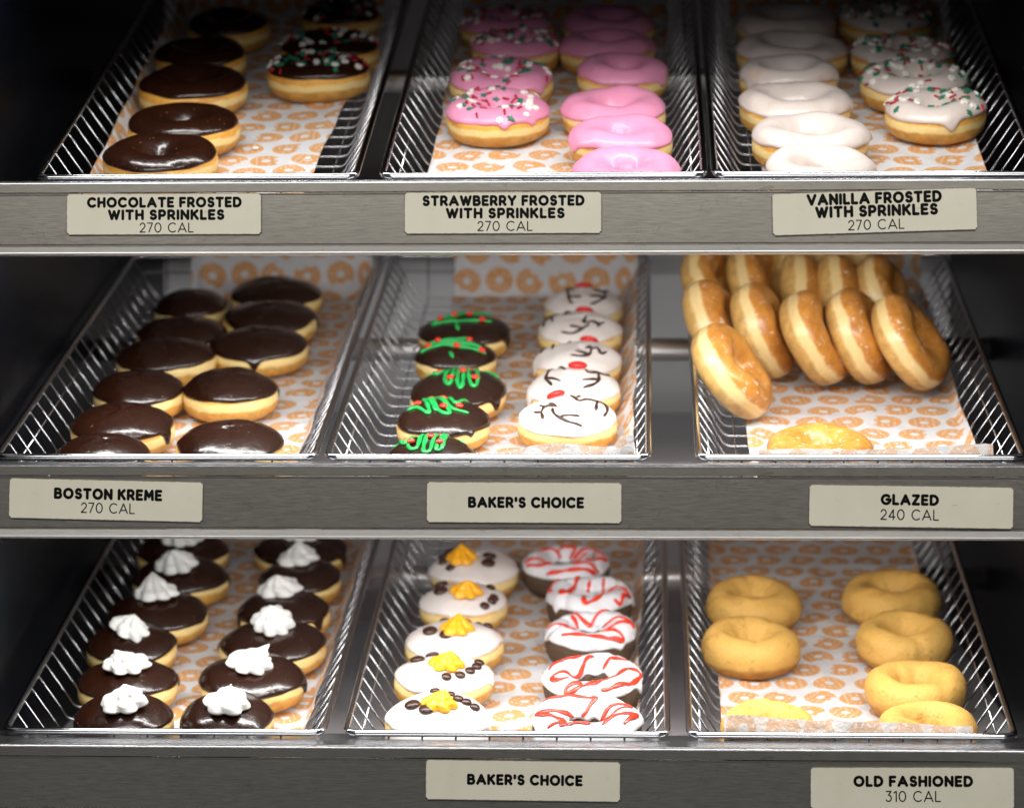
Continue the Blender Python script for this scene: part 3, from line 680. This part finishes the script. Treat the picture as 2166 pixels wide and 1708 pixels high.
# ------------------------------------------------------------------ paper liners
def liner(row, k, xl, xr, s0, s1, seed, label, fold=None, wr=.0007, pitch=(0, 0), extra=None):
    """xl/xr: arc coordinate of the side edges as (front, back); beyond the floor they climb the flared walls"""
    NU, NV = 56, 120
    n1 = Noise(seed, 60); n2 = Noise(seed + 1, 160); ne = Noise(seed + 2, 45)
    rf = random.Random(seed * 7)
    folds = []
    for _ in range(9):
        an = rf.uniform(0, 3.14159)
        folds.append((rf.uniform(-.1, .1), rf.uniform(.02, .6), math.cos(an), math.sin(an), rf.uniform(.0006, .0018)))
    V = []; UV = []
    wl = math.hypot(HW - HF, -BOT)
    hf = HF - .003
    z0 = FLOOR - .0006
    for j in range(NV + 1):
        b = s0 + (s1 - s0) * j / NV
        tt = min(1, max(0, (b - max(s0, 0)) / (.62)))
        for i in range(NU + 1):
            f = i / NU
            e = float(ne(np.array([f * .02, b, 0.0])))
            a = (xl[0] + (xl[1] - xl[0]) * tt + e * .003) * (1 - f) + (xr[0] + (xr[1] - xr[0]) * tt - e * .003) * f
            x = a; h = 0.0
            if abs(a) > hf:
                o = abs(a) - hf
                x = math.copysign(hf + o * (HW - HF) / wl, a); h = o * (-BOT) / wl
            y = b; hb = 0.0
            back = LEN - .022
            if b > back:
                hb = (b - back) * .97; y = back + (b - back) * .18
            if b < .012:
                fh = fold(f) if fold else 0.0
                q = (.012 - b) / (.012 - s0) if s0 < .012 else 0
                hb = q * fh; y = .012 - .008 * math.sin(min(1, q * 1.35) * math.pi / 2) + .009 * max(0, q - .72) / .28
            p = np.array([a, b, 0.0])
            wz = (float(n1(p)) * .7 + float(n2(p)) * .3) * wr
            edge = min(f, 1 - f)
            lift = max(0, .10 - edge) / .10
            wz += abs(float(ne(p + 3))) * .0035 * lift ** 2
            for (c0, s0_, dx, dy, hh) in folds:
                dd_ = abs((a - c0) * dy - (b - s0_) * dx)
                wz += hh * max(0, 1 - dd_ / .011) ** 1.3
            if extra: wz += extra(a, b)
            z = z0 + max(h, hb) + max(-.0002, wz)
            if h > 0 and hb > 0: z = z0 + max(h, hb)
            if b > back: y -= wz * 2
            xx = x * (1 - .0) - (math.copysign(abs(wz) * .5, x) if h > 0 else 0)
            V.append((xx, y, z)); UV.append((a + pitch[0] + .5, b + pitch[1] + .5))
    F = [(j * (NU + 1) + i, j * (NU + 1) + i + 1, (j + 1) * (NU + 1) + i + 1, (j + 1) * (NU + 1) + i) for j in range(NV) for i in range(NU)]
    me = mesh('paper_liner', V, F, M['paper'], uv=UV)
    link('paper_liner', me, None, frame(row, BX[f'{row}{k}']), label=label, category='paper liner', group='printed paper liners in the baskets')
liner(1, 'L', (-.118, -.128), (.082, .104), .014, .70, 11, 'white paper printed with orange doughnuts under the chocolate frosted doughnuts', pitch=(.01, .013))
liner(1, 'M', (-.108, -.112), (.082, .118), .014, .69, 12, 'white paper printed with orange doughnuts under the pink frosted doughnuts', pitch=(.02, .003))
liner(1, 'R', (-.088, -.104), (.106, .118), .014, .72, 13, 'white paper printed with orange doughnuts under the vanilla frosted doughnuts', pitch=(.005, .022))
liner(2, 'L', (-.095, -.070), (.122, .140), .014, .76, 14, 'white printed paper climbing the basket wall beside the filled chocolate doughnuts', pitch=(.013, .01), wr=.0009)
liner(2, 'M', (-.062, -.070), (.140, .142), -.03, .705, 15, 'white printed paper under the tree and antler doughnuts, curled up at its front corner',
      fold=lambda f: .036 + .011 * min(1, max(0, (f - .10) / .5)) + .0016 * math.sin(f * 14) + .008 * max(0, min(1, (f - .84) / .05)), pitch=(.022, .017), wr=.0009)
def crumple(a, b):
    return (.0045 * max(0, math.sin(b * 26 + a * 30)) * max(0, math.sin((a + .1) * 22)) if .10 < b < .30 and a > -.02 else 0) * min(1, max(0, (.27 - b) / .05))
liner(2, 'R', (-.085, -.095), (.116, .118), -.03, .70, 16, 'crumpled white printed paper under the glazed doughnuts, partly bare at the front',
      fold=lambda f: .0425 + .005 * f * f + .0012 * math.sin(f * 9), pitch=(.0, .030), wr=.0016, extra=crumple)
liner(3, 'L', (-.095, -.07), (.118, .140), .014, .70, 17, 'white printed paper under the whipped cream chocolate doughnuts', pitch=(.019, .02))
liner(3, 'M', (-.092, -.075), (.116, .130), .014, .72, 18, 'white printed paper under the snowman and red-striped doughnuts', pitch=(.007, .015))
liner(3, 'R', (-.108, -.112), (.102, .106), -.03, .74, 19, 'white printed paper under the plain cake doughnuts, its front edge folded up over the rim',
      fold=lambda f: .0520 - .0085 * f + .0006 * math.sin(f * 11), pitch=(.03, .0), wr=.0008)

# ------------------------------------------------------------------ doughnuts
def shape(R, H, ky, seed, hole, exp=2.35, rug=1.0, crown=0.0, crease=1.0):
    """returns P(u, v) for a ring (hole > 0) or a filled doughnut (hole = 0); base at z = 0"""
    w1, w2, w3 = wave(seed), wave(seed + 1, (1, 2, 3)), wave(seed + 2, (1, 2, 4))
    n1 = Noise(seed + 3, 95); n2 = Noise(seed + 4, 300); n3 = Noise(seed + 5, 75, 5)
    def P(u, v):
        c, s = np.cos(v), np.sin(v)
        ee = np.where(s > 0, min(exp, 2.3), exp)
        X = np.sign(c) * np.abs(c) ** (2 / ee); Z = np.sign(s) * np.abs(s) ** (2 / ee)
        Ru = R * (1 + .045 * rug * w1(u)); Hu = H * (1 + .08 * rug * w3(u))
        if hole > 0:
            rh = R * hole * (1 + .42 * w2(u))
            Rc = (Ru + rh) / 2; a = (Ru - rh) / 2
            rho = Rc + a * X
            z = Hu / 2 * (1 + Z)
            inn = np.clip(-X, 0, 1)
            z = z - np.where(Z > 0, H * .26 * inn ** 1.3, 0)
        else:
            rho = Ru * np.clip(X, 0, None); z = Hu / 2 * (1 + Z)
            z = z + np.where(Z > 0, H * crown * (1 - (rho / R) ** 2), 0)
        z = z + .0002 + np.where(Z < 0, H * .03 * Z * (1 + Z), 0)
        waist = np.exp(-((z / H - .46) / .10) ** 2) * np.where(X > .5, 1, 0)
        rho = rho - .0008 * waist * crease * np.clip(.5 + w2(u * 2) * 1.4, 0, 1)
        if crease == 0: z = z + .0013 * np.sin(7 * u + 2 * w1(u)) * np.clip(-X, 0, 1) * np.where(Z > 0, 1, 0)
        p = np.stack([rho * np.cos(u), rho * np.sin(u) * ky, z], -1)
        q = p * 1.0
        d = (n1(q) * .0013 + n2(q) * .00028) * rug
        if crease == 0: d = d - .0022 * np.clip(1 - np.abs(n3(q)) * 5, 0, 1) ** 2 + n2(q * 1.7) * .00035
        nrm = np.stack([X * np.cos(u), X * np.sin(u), Z], -1)
        return p + nrm * d[..., None] * np.clip((z / H - .05) / .3, 0, 1)[..., None]
    return P
def grid_mesh(name, G, closed_u, m, flip=False, pole=None):
    nu, nv = G.shape[0], G.shape[1]
    V = G.reshape(-1, 3); F = []
    for i in range(nu if closed_u else nu - 1):
        i2 = (i + 1) % nu
        for j in range(nv - 1):
            q = (i * nv + j, i2 * nv + j, i2 * nv + j + 1, i * nv + j + 1)
            F.append(q[::-1] if flip else q)
    return mesh(name, V, F, m)
def dough_mesh(P, hole, m, nu=60, nv=34):
    u = np.linspace(0, 2 * np.pi, nu, endpoint=False)
    v = np.linspace(-np.pi / 2, 1.5 * np.pi, nv + 1) if hole > 0 else np.linspace(-np.pi / 2 + .001, np.pi / 2 - .001, nv // 2 + 6)
    Ug, Vg = np.meshgrid(u, v, indexing='ij')
    return grid_mesh('dough', P(Ug, Vg), True, m)
def icing_mesh(P, hole, m, seed, v0=.30, amp=.18, vin=.55, T=.0021, drips=2, nu=96, nv=30, rip=1.0):
    rs = np.random.RandomState(seed)
    u = np.linspace(0, 2 * np.pi, nu, endpoint=False)
    ed = v0 + amp * wave(seed + 9, (1, 2, 3, 5, 8))(u) + .05 * wave(seed + 10, (11, 17))(u)
    for _ in range(drips):
        c = rs.rand() * 6.283; wd = .07 + .07 * rs.rand()
        dd = (u - c + np.pi) % (2 * np.pi) - np.pi
        ed -= (.18 + .28 * rs.rand()) * np.exp(-(dd / wd) ** 2)
    vi = np.full(nu, np.pi / 2 - .001) if hole == 0 else np.pi - vin + .18 * wave(seed + 11, (1, 2, 3, 5))(u)
    wv = np.linspace(0, 1, nv); wv = .5 - .5 * np.cos(np.pi * wv) if hole > 0 else 1 - np.cos(np.pi / 2 * wv)
    Ug = np.repeat(u[:, None], nv, 1)
    Vg = ed[:, None] * (1 - wv)[None] + vi[:, None] * wv[None]
    e = 1e-3
    A = P(Ug, Vg); du = P(Ug + e, Vg) - P(Ug - e, Vg); dv = P(Ug, np.minimum(Vg + e, np.pi / 2 - .0005) if hole == 0 else Vg + e) - P(Ug, Vg - e)
    n = np.cross(du, dv); n /= np.maximum(np.linalg.norm(n, axis=-1), 1e-12)[..., None]
    if hole == 0: n[:, -2:] = (0, 0, 1)
    L0 = np.linalg.norm(np.diff(A, axis=1), axis=-1); s = np.concatenate([np.zeros((nu, 1)), np.cumsum(L0, 1)], 1)
    d = s if hole == 0 else np.minimum(s, s[:, -1:] - s)
    q = np.clip(d / .0032, 0, 1); prof = np.sqrt(1 - (1 - q) ** 2)
    nz = Noise(seed + 12, 120)(A); nr = Noise(seed + 13, 260)(A * np.array([1, 1, 2.0]))
    off = -.0005 + (T + .0005) * prof + (nz * .00055 + nr * .00022) * rip * prof
    return grid_mesh('icing', A + n * off[..., None], True, m)
def bvh_of(me):
    return BVHTree.FromPolygons([v.co.copy() for v in me.vertices], [tuple(p.vertices) for p in me.polygons])
def drop(bvh, x, y):
    h = bvh.ray_cast(Vector((x, y, .12)), Vector((0, 0, -1)))
    return (h[0], h[1]) if h[0] is not None else None
def ribbon(bvh, pts, R, ky, r, flat=.75, jitter=0.0, seed=0, zmin=0.0):
    P2 = catmull([(x * R, y * R * ky, 0) for x, y in pts], .0016)
    segs = [[]]
    for p in P2:
        k = min(1, R * .965 / max(1e-6, math.hypot(p.x, p.y / ky)))
        h = drop(bvh, p.x * k, p.y * k)
        if h is None or h[0].z < zmin:
            if segs[-1]: segs.append([])
            continue
        segs[-1].append(h)
    rs = random.Random(seed); out = ([], [])
    for sg in segs:
        if len(sg) < 3: continue
        pts3 = [h[0] + h[1] * r * .35 for h in sg]
        for _ in range(2):
            pts3 = [pts3[0]] + [(pts3[i - 1] + pts3[i] * 2 + pts3[i + 1]) / 4 for i in range(1, len(pts3) - 1)] + [pts3[-1]]
        m = len(pts3); rad = []
        ph = rs.random() * 6
        for i in range(m):
            e = min(i, m - 1 - i)
            rad.append(r * (min(1, .55 + .25 * e)) * (1 + jitter * math.sin(i * .55 + ph)))
        V, F = tube(pts3, r, 8, flat=flat, radii=rad, normals=[h[1] for h in sg])
        b = len(out[0]); out[0].extend(V); out[1].extend(tuple(i + b for i in f) for f in F)
    return out
def ellipsoid(rx, ry, rz, n=14, m=8, flatbase=True):
    V = []; F = []
    for j in range(m + 1):
        t = -math.pi / 2 + math.pi * j / m
        for i in range(n):
            a = 2 * math.pi * i / n
            V.append((rx * math.cos(t) * math.cos(a), ry * math.cos(t) * math.sin(a), rz * math.sin(t)))
    for j in range(m):
        for i in range(n):
            k = (i + 1) % n
            F.append((j * n + i, j * n + k, (j + 1) * n + k, (j + 1) * n + i))
    return V, F
def align(p, nrm, spin=0.0):
    q = Vector((0, 0, 1)).rotation_difference(Vector(nrm)).to_matrix().to_4x4()
    return Matrix.Translation(p) @ q @ Matrix.Rotation(spin, 4, 'Z')
def rosette(name, R0, H0, lobes, seed, m, amp=.22, bend=.25, twist=1.1, rough=0.0):
    rs = np.random.RandomState(seed); nu = lobes * 10; nv = 26
    u = np.linspace(0, 2 * np.pi, nu, endpoint=False); t = np.linspace(0, 1, nv)
    U_, T_ = np.meshgrid(u, t, indexing='ij')
    prof = np.where(T_ < .22, .84 + .16 * np.sin(T_ / .22 * np.pi / 2), (1 - ((T_ - .22) / .78) ** .95) ** .92)
    prof = np.clip(prof, 0, 1); prof = prof * (1 + .05 * np.sin(T_ * 22))
    lob = np.abs(np.cos((U_ * lobes + twist * T_ * 5) / 2)) ** .8
    wv = wave(seed, (1, 2, 3))(U_)
    r = R0 * prof * (1 - amp + amp * 1.6 * lob * (1 - .3 * T_) + .14 * wv * (1 - T_))
    z = H0 * T_ * (1 + .0 * wv) - .001
    z = z + H0 * .10 * lob * (1 - T_) * T_
    bx, by = (rs.rand(2) - .5) * 2 * bend * R0
    G = np.stack([r * np.cos(U_) + bx * T_ ** 2.5, r * np.sin(U_) + by * T_ ** 2.5, z], -1)
    if rough:
        nA, nB = Noise(seed + 5, 170), Noise(seed + 6, 420)
        dd = (nA(G) * .0016 + nB(G) * .0006) * rough
        G = G + np.stack([np.cos(U_) * dd, np.sin(U_) * dd, dd * .8], -1) * (T_ > .02)[..., None]
    return grid_mesh(name, G, True, m)
# sprinkle shapes, shared
def rod_mesh():
    V, F = tube([(-.0031, 0, .0008), (-.0027, 0, .0008), (.0027, 0, .0008), (.0031, 0, .0008)], .0009, 6, radii=[.0005, .0009, .0009, .0005])
    return mesh('red_sprinkle', V, F, M['spr_red'])
def outline_mesh(name, pts, th, m):
    n = len(pts); V = [(x, y, 0) for x, y in pts] + [(x, y, th * .8) for x, y in pts] + [(x * .75, y * .75, th) for x, y in pts]
    F = [(i, (i + 1) % n, n + (i + 1) % n, n + i) for i in range(n)] + [(n + i, n + (i + 1) % n, 2 * n + (i + 1) % n, 2 * n + i) for i in range(n)]
    F.append(tuple(range(2 * n, 3 * n)))
    return mesh(name, V, F, m, smooth=False)
SPR = {'red_sprinkle': rod_mesh(),
       'white_sprinkle': outline_mesh('white_sprinkle', [((.0031 if k % 2 == 0 else .0023) * math.cos(k * math.pi / 6), (.0031 if k % 2 == 0 else .0023) * math.sin(k * math.pi / 6)) for k in range(12)], .0016, M['spr_white']),
       'green_sprinkle': outline_mesh('green_sprinkle', [(0, .0036), (-.0014, .0016), (-.0009, .0016), (-.0026, -.0012), (-.0007, -.0012), (-.0007, -.0030), (.0007, -.0030), (.0007, -.0012), (.0026, -.0012), (.0009, .0016), (.0014, .0016)], .0015, M['spr_green'])}
def sprinkle(o, bvh, R, ky, seed, back=-.45, n=(24, 17, 17)):
    rs = random.Random(seed)
    for nm, cnt in zip(('red_sprinkle', 'white_sprinkle', 'green_sprinkle'), n):
        k = 0; g = 0
        while k < cnt and g < 400:
            g += 1
            a = rs.random() * 6.283; q = math.sqrt(rs.uniform(.06, .93))
            x, y = q * math.cos(a), q * math.sin(a)
            if y < back and rs.random() < .72: continue
            h = drop(bvh, x * R, y * R * ky)
            if h is None or h[1].z < .12: continue
            link(nm, SPR[nm], o, align(h[0] - h[1] * .0002, h[1], rs.random() * 6.283) @ Matrix.Scale(rs.uniform(1.05, 1.3), 4))
            k += 1
KIND = {
 'choc':    dict(nm='chocolate_frosted_doughnut', dough='yeast_dough', ic='chocolate_icing', hole=.14, v0=.44, amp=.20, vin=.25, drips=0),
 'chocspr': dict(nm='sprinkled_chocolate_doughnut', dough='yeast_dough', ic='chocolate_icing', hole=.14, v0=.46, amp=.16, vin=.2, drips=1),
 'pinkspr': dict(nm='sprinkled_strawberry_doughnut', dough='yeast_dough', ic='pink_icing', hole=.17, v0=.36, amp=.20, vin=.2, drips=2),
 'pink':    dict(nm='strawberry_frosted_doughnut', dough='yeast_dough', ic='pink_icing', hole=.19, v0=.30, amp=.28, vin=.2, drips=3),
 'van':     dict(nm='vanilla_frosted_doughnut', dough='yeast_dough', ic='vanilla_icing', hole=.30, v0=.30, amp=.30, vin=.35, drips=2),
 'vanspr':  dict(nm='sprinkled_vanilla_doughnut', dough='yeast_dough', ic='vanilla_icing', hole=.19, v0=.38, amp=.24, vin=.2, drips=2),
 'boston':  dict(nm='filled_chocolate_doughnut', dough='yeast_dough', ic='chocolate_icing', hole=0, v0=.26, amp=.17, vin=0, drips=2),
 'tree':    dict(nm='tree_decorated_doughnut', dough='yeast_dough', ic='chocolate_icing', hole=0, v0=.22, amp=.20, vin=0, drips=1),
 'deer':    dict(nm='antler_decorated_doughnut', dough='yeast_dough', ic='white_icing', hole=0, v0=.26, amp=.18, vin=0, drips=1),
 'glaze':   dict(nm='glazed_doughnut', dough='glazed_dough', ic=None, hole=.15),
 'cream':   dict(nm='cream_topped_doughnut', dough='yeast_dough', ic='chocolate_icing', hole=0, v0=.20, amp=.20, vin=0, drips=2),
 'snow':    dict(nm='snowman_doughnut', dough='yeast_dough', ic='white_icing', hole=0, v0=.26, amp=.22, vin=0, drips=1),
 'cake':    dict(nm='striped_chocolate_cake_doughnut', dough='chocolate_cake', ic='cool_icing', hole=.30, v0=.36, amp=.26, vin=.70, drips=3),
 'old':     dict(nm='plain_cake_doughnut', dough='cake_dough', ic=None, hole=.20),
}
DESC = {
 'choc': ('chocolate frosted ring doughnut without sprinkles', 'plain chocolate frosted doughnuts'),
 'chocspr': ('chocolate frosted doughnut with red, white and green sprinkles', 'sprinkled chocolate doughnuts'),
 'pinkspr': ('pink frosted doughnut with sprinkles', 'sprinkled pink doughnuts'),
 'pink': ('plain pink frosted ring doughnut', 'plain pink doughnuts'),
 'van': ('white vanilla frosted ring doughnut', 'plain vanilla doughnuts'),
 'vanspr': ('vanilla frosted doughnut with sprinkles', 'sprinkled vanilla doughnuts'),
 'boston': ('glossy chocolate filled doughnut', 'chocolate topped filled doughnuts'),
 'tree': ('chocolate doughnut with green icing tree and red dots', 'tree-decorated doughnuts'),
 'deer': ('white iced doughnut with red candy and chocolate antlers', 'antler-decorated doughnuts'),
 'glaze': ('glazed ring doughnut', 'glazed doughnuts'),
 'cream': ('chocolate doughnut topped with whipped cream', 'whipped cream doughnuts'),
 'snow': ('white iced doughnut with orange rosette and chocolate dots', 'snowman doughnuts'),
 'cake': ('dark cake ring with white icing and red stripes', 'red-striped cake doughnuts'),
 'old': ('plain golden cake ring', 'plain cake doughnuts'),
}
ORD = ['front', 'second', 'third', 'fourth', 'fifth', 'sixth']
# order in each column and how tightly each is squeezed against its neighbours
cols = {}
for d in D:
    cols.setdefault((d['b'], d['k'], d['x'] > 0), []).append(d)
for c in cols.values():
    c.sort(key=lambda d: d['s'])
    for i, d in enumerate(c): d['i'] = i; d['n'] = len(c)
bycol = {}
for d in D: bycol.setdefault((d['b'], d['x'] > 0), []).append(d)
for c in bycol.values():
    c.sort(key=lambda d: d['s'])
    for d in c: d['ky'] = 1.0
    for a, b in zip(c, c[1:]):
        k = math.hypot(b['s'] - a['s'], b['x'] - a['x']) / ((a['R'] + b['R']) * .985)
        if k < 1:
            a['ky'] = max(.84, min(a['ky'], k)); b['ky'] = max(.84, min(b['ky'], k))
rank_extra = {}
for idx, d in enumerate(D):
    K = KIND[d['k']]; row = int(d['b'][0]); R = d['R']; H = d['H']; ky = d['ky']
    seed = 1000 + idx * 17
    exp = {'boston': 3.0, 'tree': 2.9, 'deer': 2.9, 'cream': 2.9, 'snow': 2.9, 'old': 2.15, 'cake': 2.2}.get(d['k'], 2.35)
    P = shape(R, H, ky, seed, K['hole'], exp, {'old': 1.05, 'cake': 1.4}.get(d['k'], 1.0 if K['hole'] else .9), crown=.08, crease=0.0 if d['k'] in ('old', 'cake') else 1.0)
    W = frame(row, BX[d['b']]) @ Matrix.Translation((d['x'], d['s'], FLOOR + .0004))
    base, plural = DESC[d['k']]
    pos = ORD[d['i']] if d['i'] < d['n'] - 1 or d['n'] == 1 else 'rearmost'
    where = ''
    if d['k'] in ('boston', 'cream', 'old'):
        side = 'inner' if (d['x'] > 0) == (d['b'][1] == 'L') else 'outer'
        if d['b'][1] == 'R': side = 'inner' if d['x'] < 0 else 'outer'
        where = f"{side} column, "
        cnt = f"{where}{pos} from the front" if pos not in ('front', 'rearmost') else f"{pos} one of the {side} column"
    else:
        cnt = f"{pos} of its column" if pos in ('front', 'rearmost') else f"{pos} from the front of its column"
    if d['k'] == 'glaze': label = 'glazed ring doughnut lying flat alone at the front of the paper'
    else: label = f"{base}, {cnt}"
    o = thing(K['nm'], W, label, 'doughnut', plural)
    I = Matrix.Identity(4)
    link('dough', dough_mesh(P, K['hole'], M[K['dough']]), o, I)
    if K['ic'] is None: continue
    im = icing_mesh(P, K['hole'], M[K['ic']], seed, K['v0'], K['amp'], K['vin'], drips=K['drips'], T=.0021 if d['k'] != 'choc' else .0017, rip={'pink': 1.7, 'van': 2.0, 'vanspr': 1.6, 'cake': 1.8, 'pinkspr': 1.3, 'deer': 1.4, 'snow': 1.5}.get(d['k'], 1.0))
    link('icing', im, o, I)
    bv = bvh_of(im)
    if d['k'] in ('chocspr', 'pinkspr', 'vanspr'):
        sprinkle(o, bv, R, ky, seed, back=-.25 if d['k'] == 'chocspr' else -.6, n=(26, 21, 19) if d['k'] != 'vanspr' else (27, 22, 25))
    def strokes(lst, r, m, nm, flat=.75, jit=0.0, zmin=0.0):
        for i, q in enumerate(lst):
            V, F = ribbon(bv, q, R, ky, r, flat, jit, seed + i, zmin)
            if F: link(nm, mesh(nm, V, F, m), o, I)
    def blob(nm, p, rx, ry, rz, m, spin=0.0, lift=.45, kmax=.93):
        k = min(1, kmax / max(1e-6, math.hypot(*p)))
        h = drop(bv, p[0] * k * R, p[1] * k * R * ky)
        if h is None: return
        V, F = ellipsoid(rx, ry, rz)
        link(nm, mesh(nm, V, F, m), o, align(h[0] + h[1] * rz * lift, h[1], spin))
    if d['k'] == 'tree':
        strokes(d['st'], .0021, M['green_icing'], 'green_stroke', .75, .16)
        for i, p in enumerate(d['dots']): blob('red_dot', p, .0037, .0034, .0024, M['dot_red'], lift=1.0)
    if d['k'] == 'deer':
        strokes(d['st'], .00150, M['antler_icing'], 'antler_stroke', .8, .22)
        blob('red_candy', d['dots'][0], .0092, .0080, .0040, M['candy'], lift=.7, kmax=.82)
    if d['k'] == 'cake':
        strokes(d['st'], .0022, M['red_icing'], 'red_stripe', .36, .26, zmin=H * .62)
    if d['k'] == 'snow':
        for p in d['eyes']: blob('large_chocolate_dot', p, .0072, .0070, .0034, M['antler_icing'])
        for p in d['dots']: blob('small_chocolate_dot', p, .0049, .0045, .0028, M['antler_icing'])
        p = d['nose']; h = drop(bv, p[0] * R, p[1] * R * ky)
        if h: link('orange_rosette', rosette('orange_rosette', .0150, .0165, 6, seed, M['orange_icing'], .26, .3, .6), o, align(h[0], h[1].lerp(Vector((0, 0, 1)), .6).normalized()))
    if d['k'] == 'cream':
        p = d['nose']; k = min(1, .8 / max(1e-6, math.hypot(*p)))
        h = drop(bv, p[0] * k * R, p[1] * k * R * ky)
        if h:
            rs = random.Random(seed)
            link('cream_rosette', rosette('cream_rosette', .0205 * rs.uniform(.94, 1.05), .0215 * rs.uniform(.88, 1.12), rs.choice([6, 7, 8]), seed, M['whipped_cream'], .20, .7, rs.uniform(.6, 1.3), 1.0), o, align(h[0], h[1].lerp(Vector((0, 0, 1)), .5).normalized()))

GLAB = ['glazed doughnut leaning alone in front of the standing row', 'standing glazed doughnut, first in the front row beside the basket wall, half hidden',
 'standing glazed doughnut, second in the front row', 'standing glazed doughnut, third in the front row', 'standing glazed doughnut, fourth in the front row',
 'standing glazed doughnut ending the front row, its hole showing', 'standing glazed doughnut, first in the second row', 'standing glazed doughnut, second in the second row',
 'standing glazed doughnut, third in the second row', 'standing glazed doughnut, fourth in the second row', 'standing glazed doughnut, fifth in the second row',
 'glazed doughnut top peeking over the second row, first of three', 'glazed doughnut top peeking over the second row, middle of three', 'glazed doughnut top peeking over the second row, last of three']
for i, (x, s, h, n, R) in enumerate(GS):
    H = .039; seed = 5000 + i * 31
    P = shape(R, H, 1.0, seed, .12, 2.3, 1.6, crease=.2)
    Z = Vector(n).normalized(); X = Z.cross(Vector((0, 0, 1))).normalized(); Y = Z.cross(X)
    rot = Matrix((X, Y, Z)).transposed().to_4x4()
    W = frame(2, BX['2R']) @ Matrix.Translation((x, s, h)) @ rot @ Matrix.Rotation(i * 1.3, 4, 'Z') @ Matrix.Translation((0, 0, -H / 2))
    o = thing('glazed_doughnut', W, GLAB[i], 'doughnut', 'glazed doughnuts')
    link('dough', dough_mesh(P, .16, M['glazed_dough']), o, Matrix.Identity(4))

# ------------------------------------------------------------------ loose bits on the papers
def loose(row, k, x, s, nm, sc_, label):
    W = frame(row, BX[f'{row}{k}']) @ Matrix.Translation((x, s, FLOOR + .0006)) @ Matrix.Rotation(x * 90, 4, 'Z') @ Matrix.Scale(sc_, 4)
    link('loose_' + nm, SPR[nm], None, W, label=label, category='sprinkle', group='sprinkles fallen on the papers')
loose(1, 'L', .023, .195, 'white_sprinkle', 1.0, 'white sprinkle fallen on the paper beside the chocolate doughnuts')
loose(1, 'L', .075, .165, 'white_sprinkle', .9, 'white sprinkle on the paper near the basket wall, below the sprinkled chocolate doughnuts')
loose(1, 'M', -.052, .085, 'green_sprinkle', 1.1, 'green sprinkle fallen on the paper in front of the pink doughnuts')
loose(1, 'M', .004, .115, 'green_sprinkle', .7, 'small green sprinkle between the two pink columns')
loose(1, 'R', .003, .145, 'green_sprinkle', 1.0, 'green sprinkle on the paper between the vanilla columns')
def crumbs(row, k, xs, ss, n, seed, m, label, size=.0009):
    rs = random.Random(seed); V = []; F = []
    for _ in range(n):
        x, s = rs.uniform(*xs), rs.uniform(*ss); z = rs.uniform(0, .0003); q = size * rs.uniform(.4, 1.7)
        c = [(x + rs.uniform(-q, q), s + rs.uniform(-q, q), FLOOR + z + .0002) for _ in range(4)] + [(x + rs.uniform(-q, q) * .3, s, FLOOR + z + q * rs.uniform(.5, 1.2))]
        b0 = len(V); V += c; F += [(b0, b0 + 1, b0 + 4), (b0 + 1, b0 + 2, b0 + 4), (b0 + 2, b0 + 3, b0 + 4), (b0 + 3, b0, b0 + 4)]
    link('crumbs', mesh('crumbs', V, F, m, smooth=False), None, frame(row, BX[f'{row}{k}']), label=label, category='crumbs', kind='stuff')
M['sugar'] = simple('sugar', (.86, .84, .82), .5)
M['crumb'] = simple('crumb', (.72, .42, .13), .8)
crumbs(2, 'R', (0, .10), (.05, .19), 90, 1, M['sugar'], 'white sugar flakes scattered over the paper under the glazed doughnuts')
crumbs(3, 'R', (-.09, .09), (.03, .55), 70, 2, M['crumb'], 'golden crumbs scattered over the paper under the plain cake doughnuts', .0008)
crumbs(2, 'L', (.0, .10), (.05, .50), 50, 3, M['crumb'], 'golden crumbs scattered beside the filled chocolate doughnuts', .0007)
crumbs(3, 'M', (-.03, .03), (.05, .45), 50, 4, M['sugar'], 'white icing crumbs between the snowman and striped doughnuts', .0008)
print('objects', len(bpy.data.objects), 'tris ~', sum(len(m.polygons) for m in bpy.data.meshes) * 2)
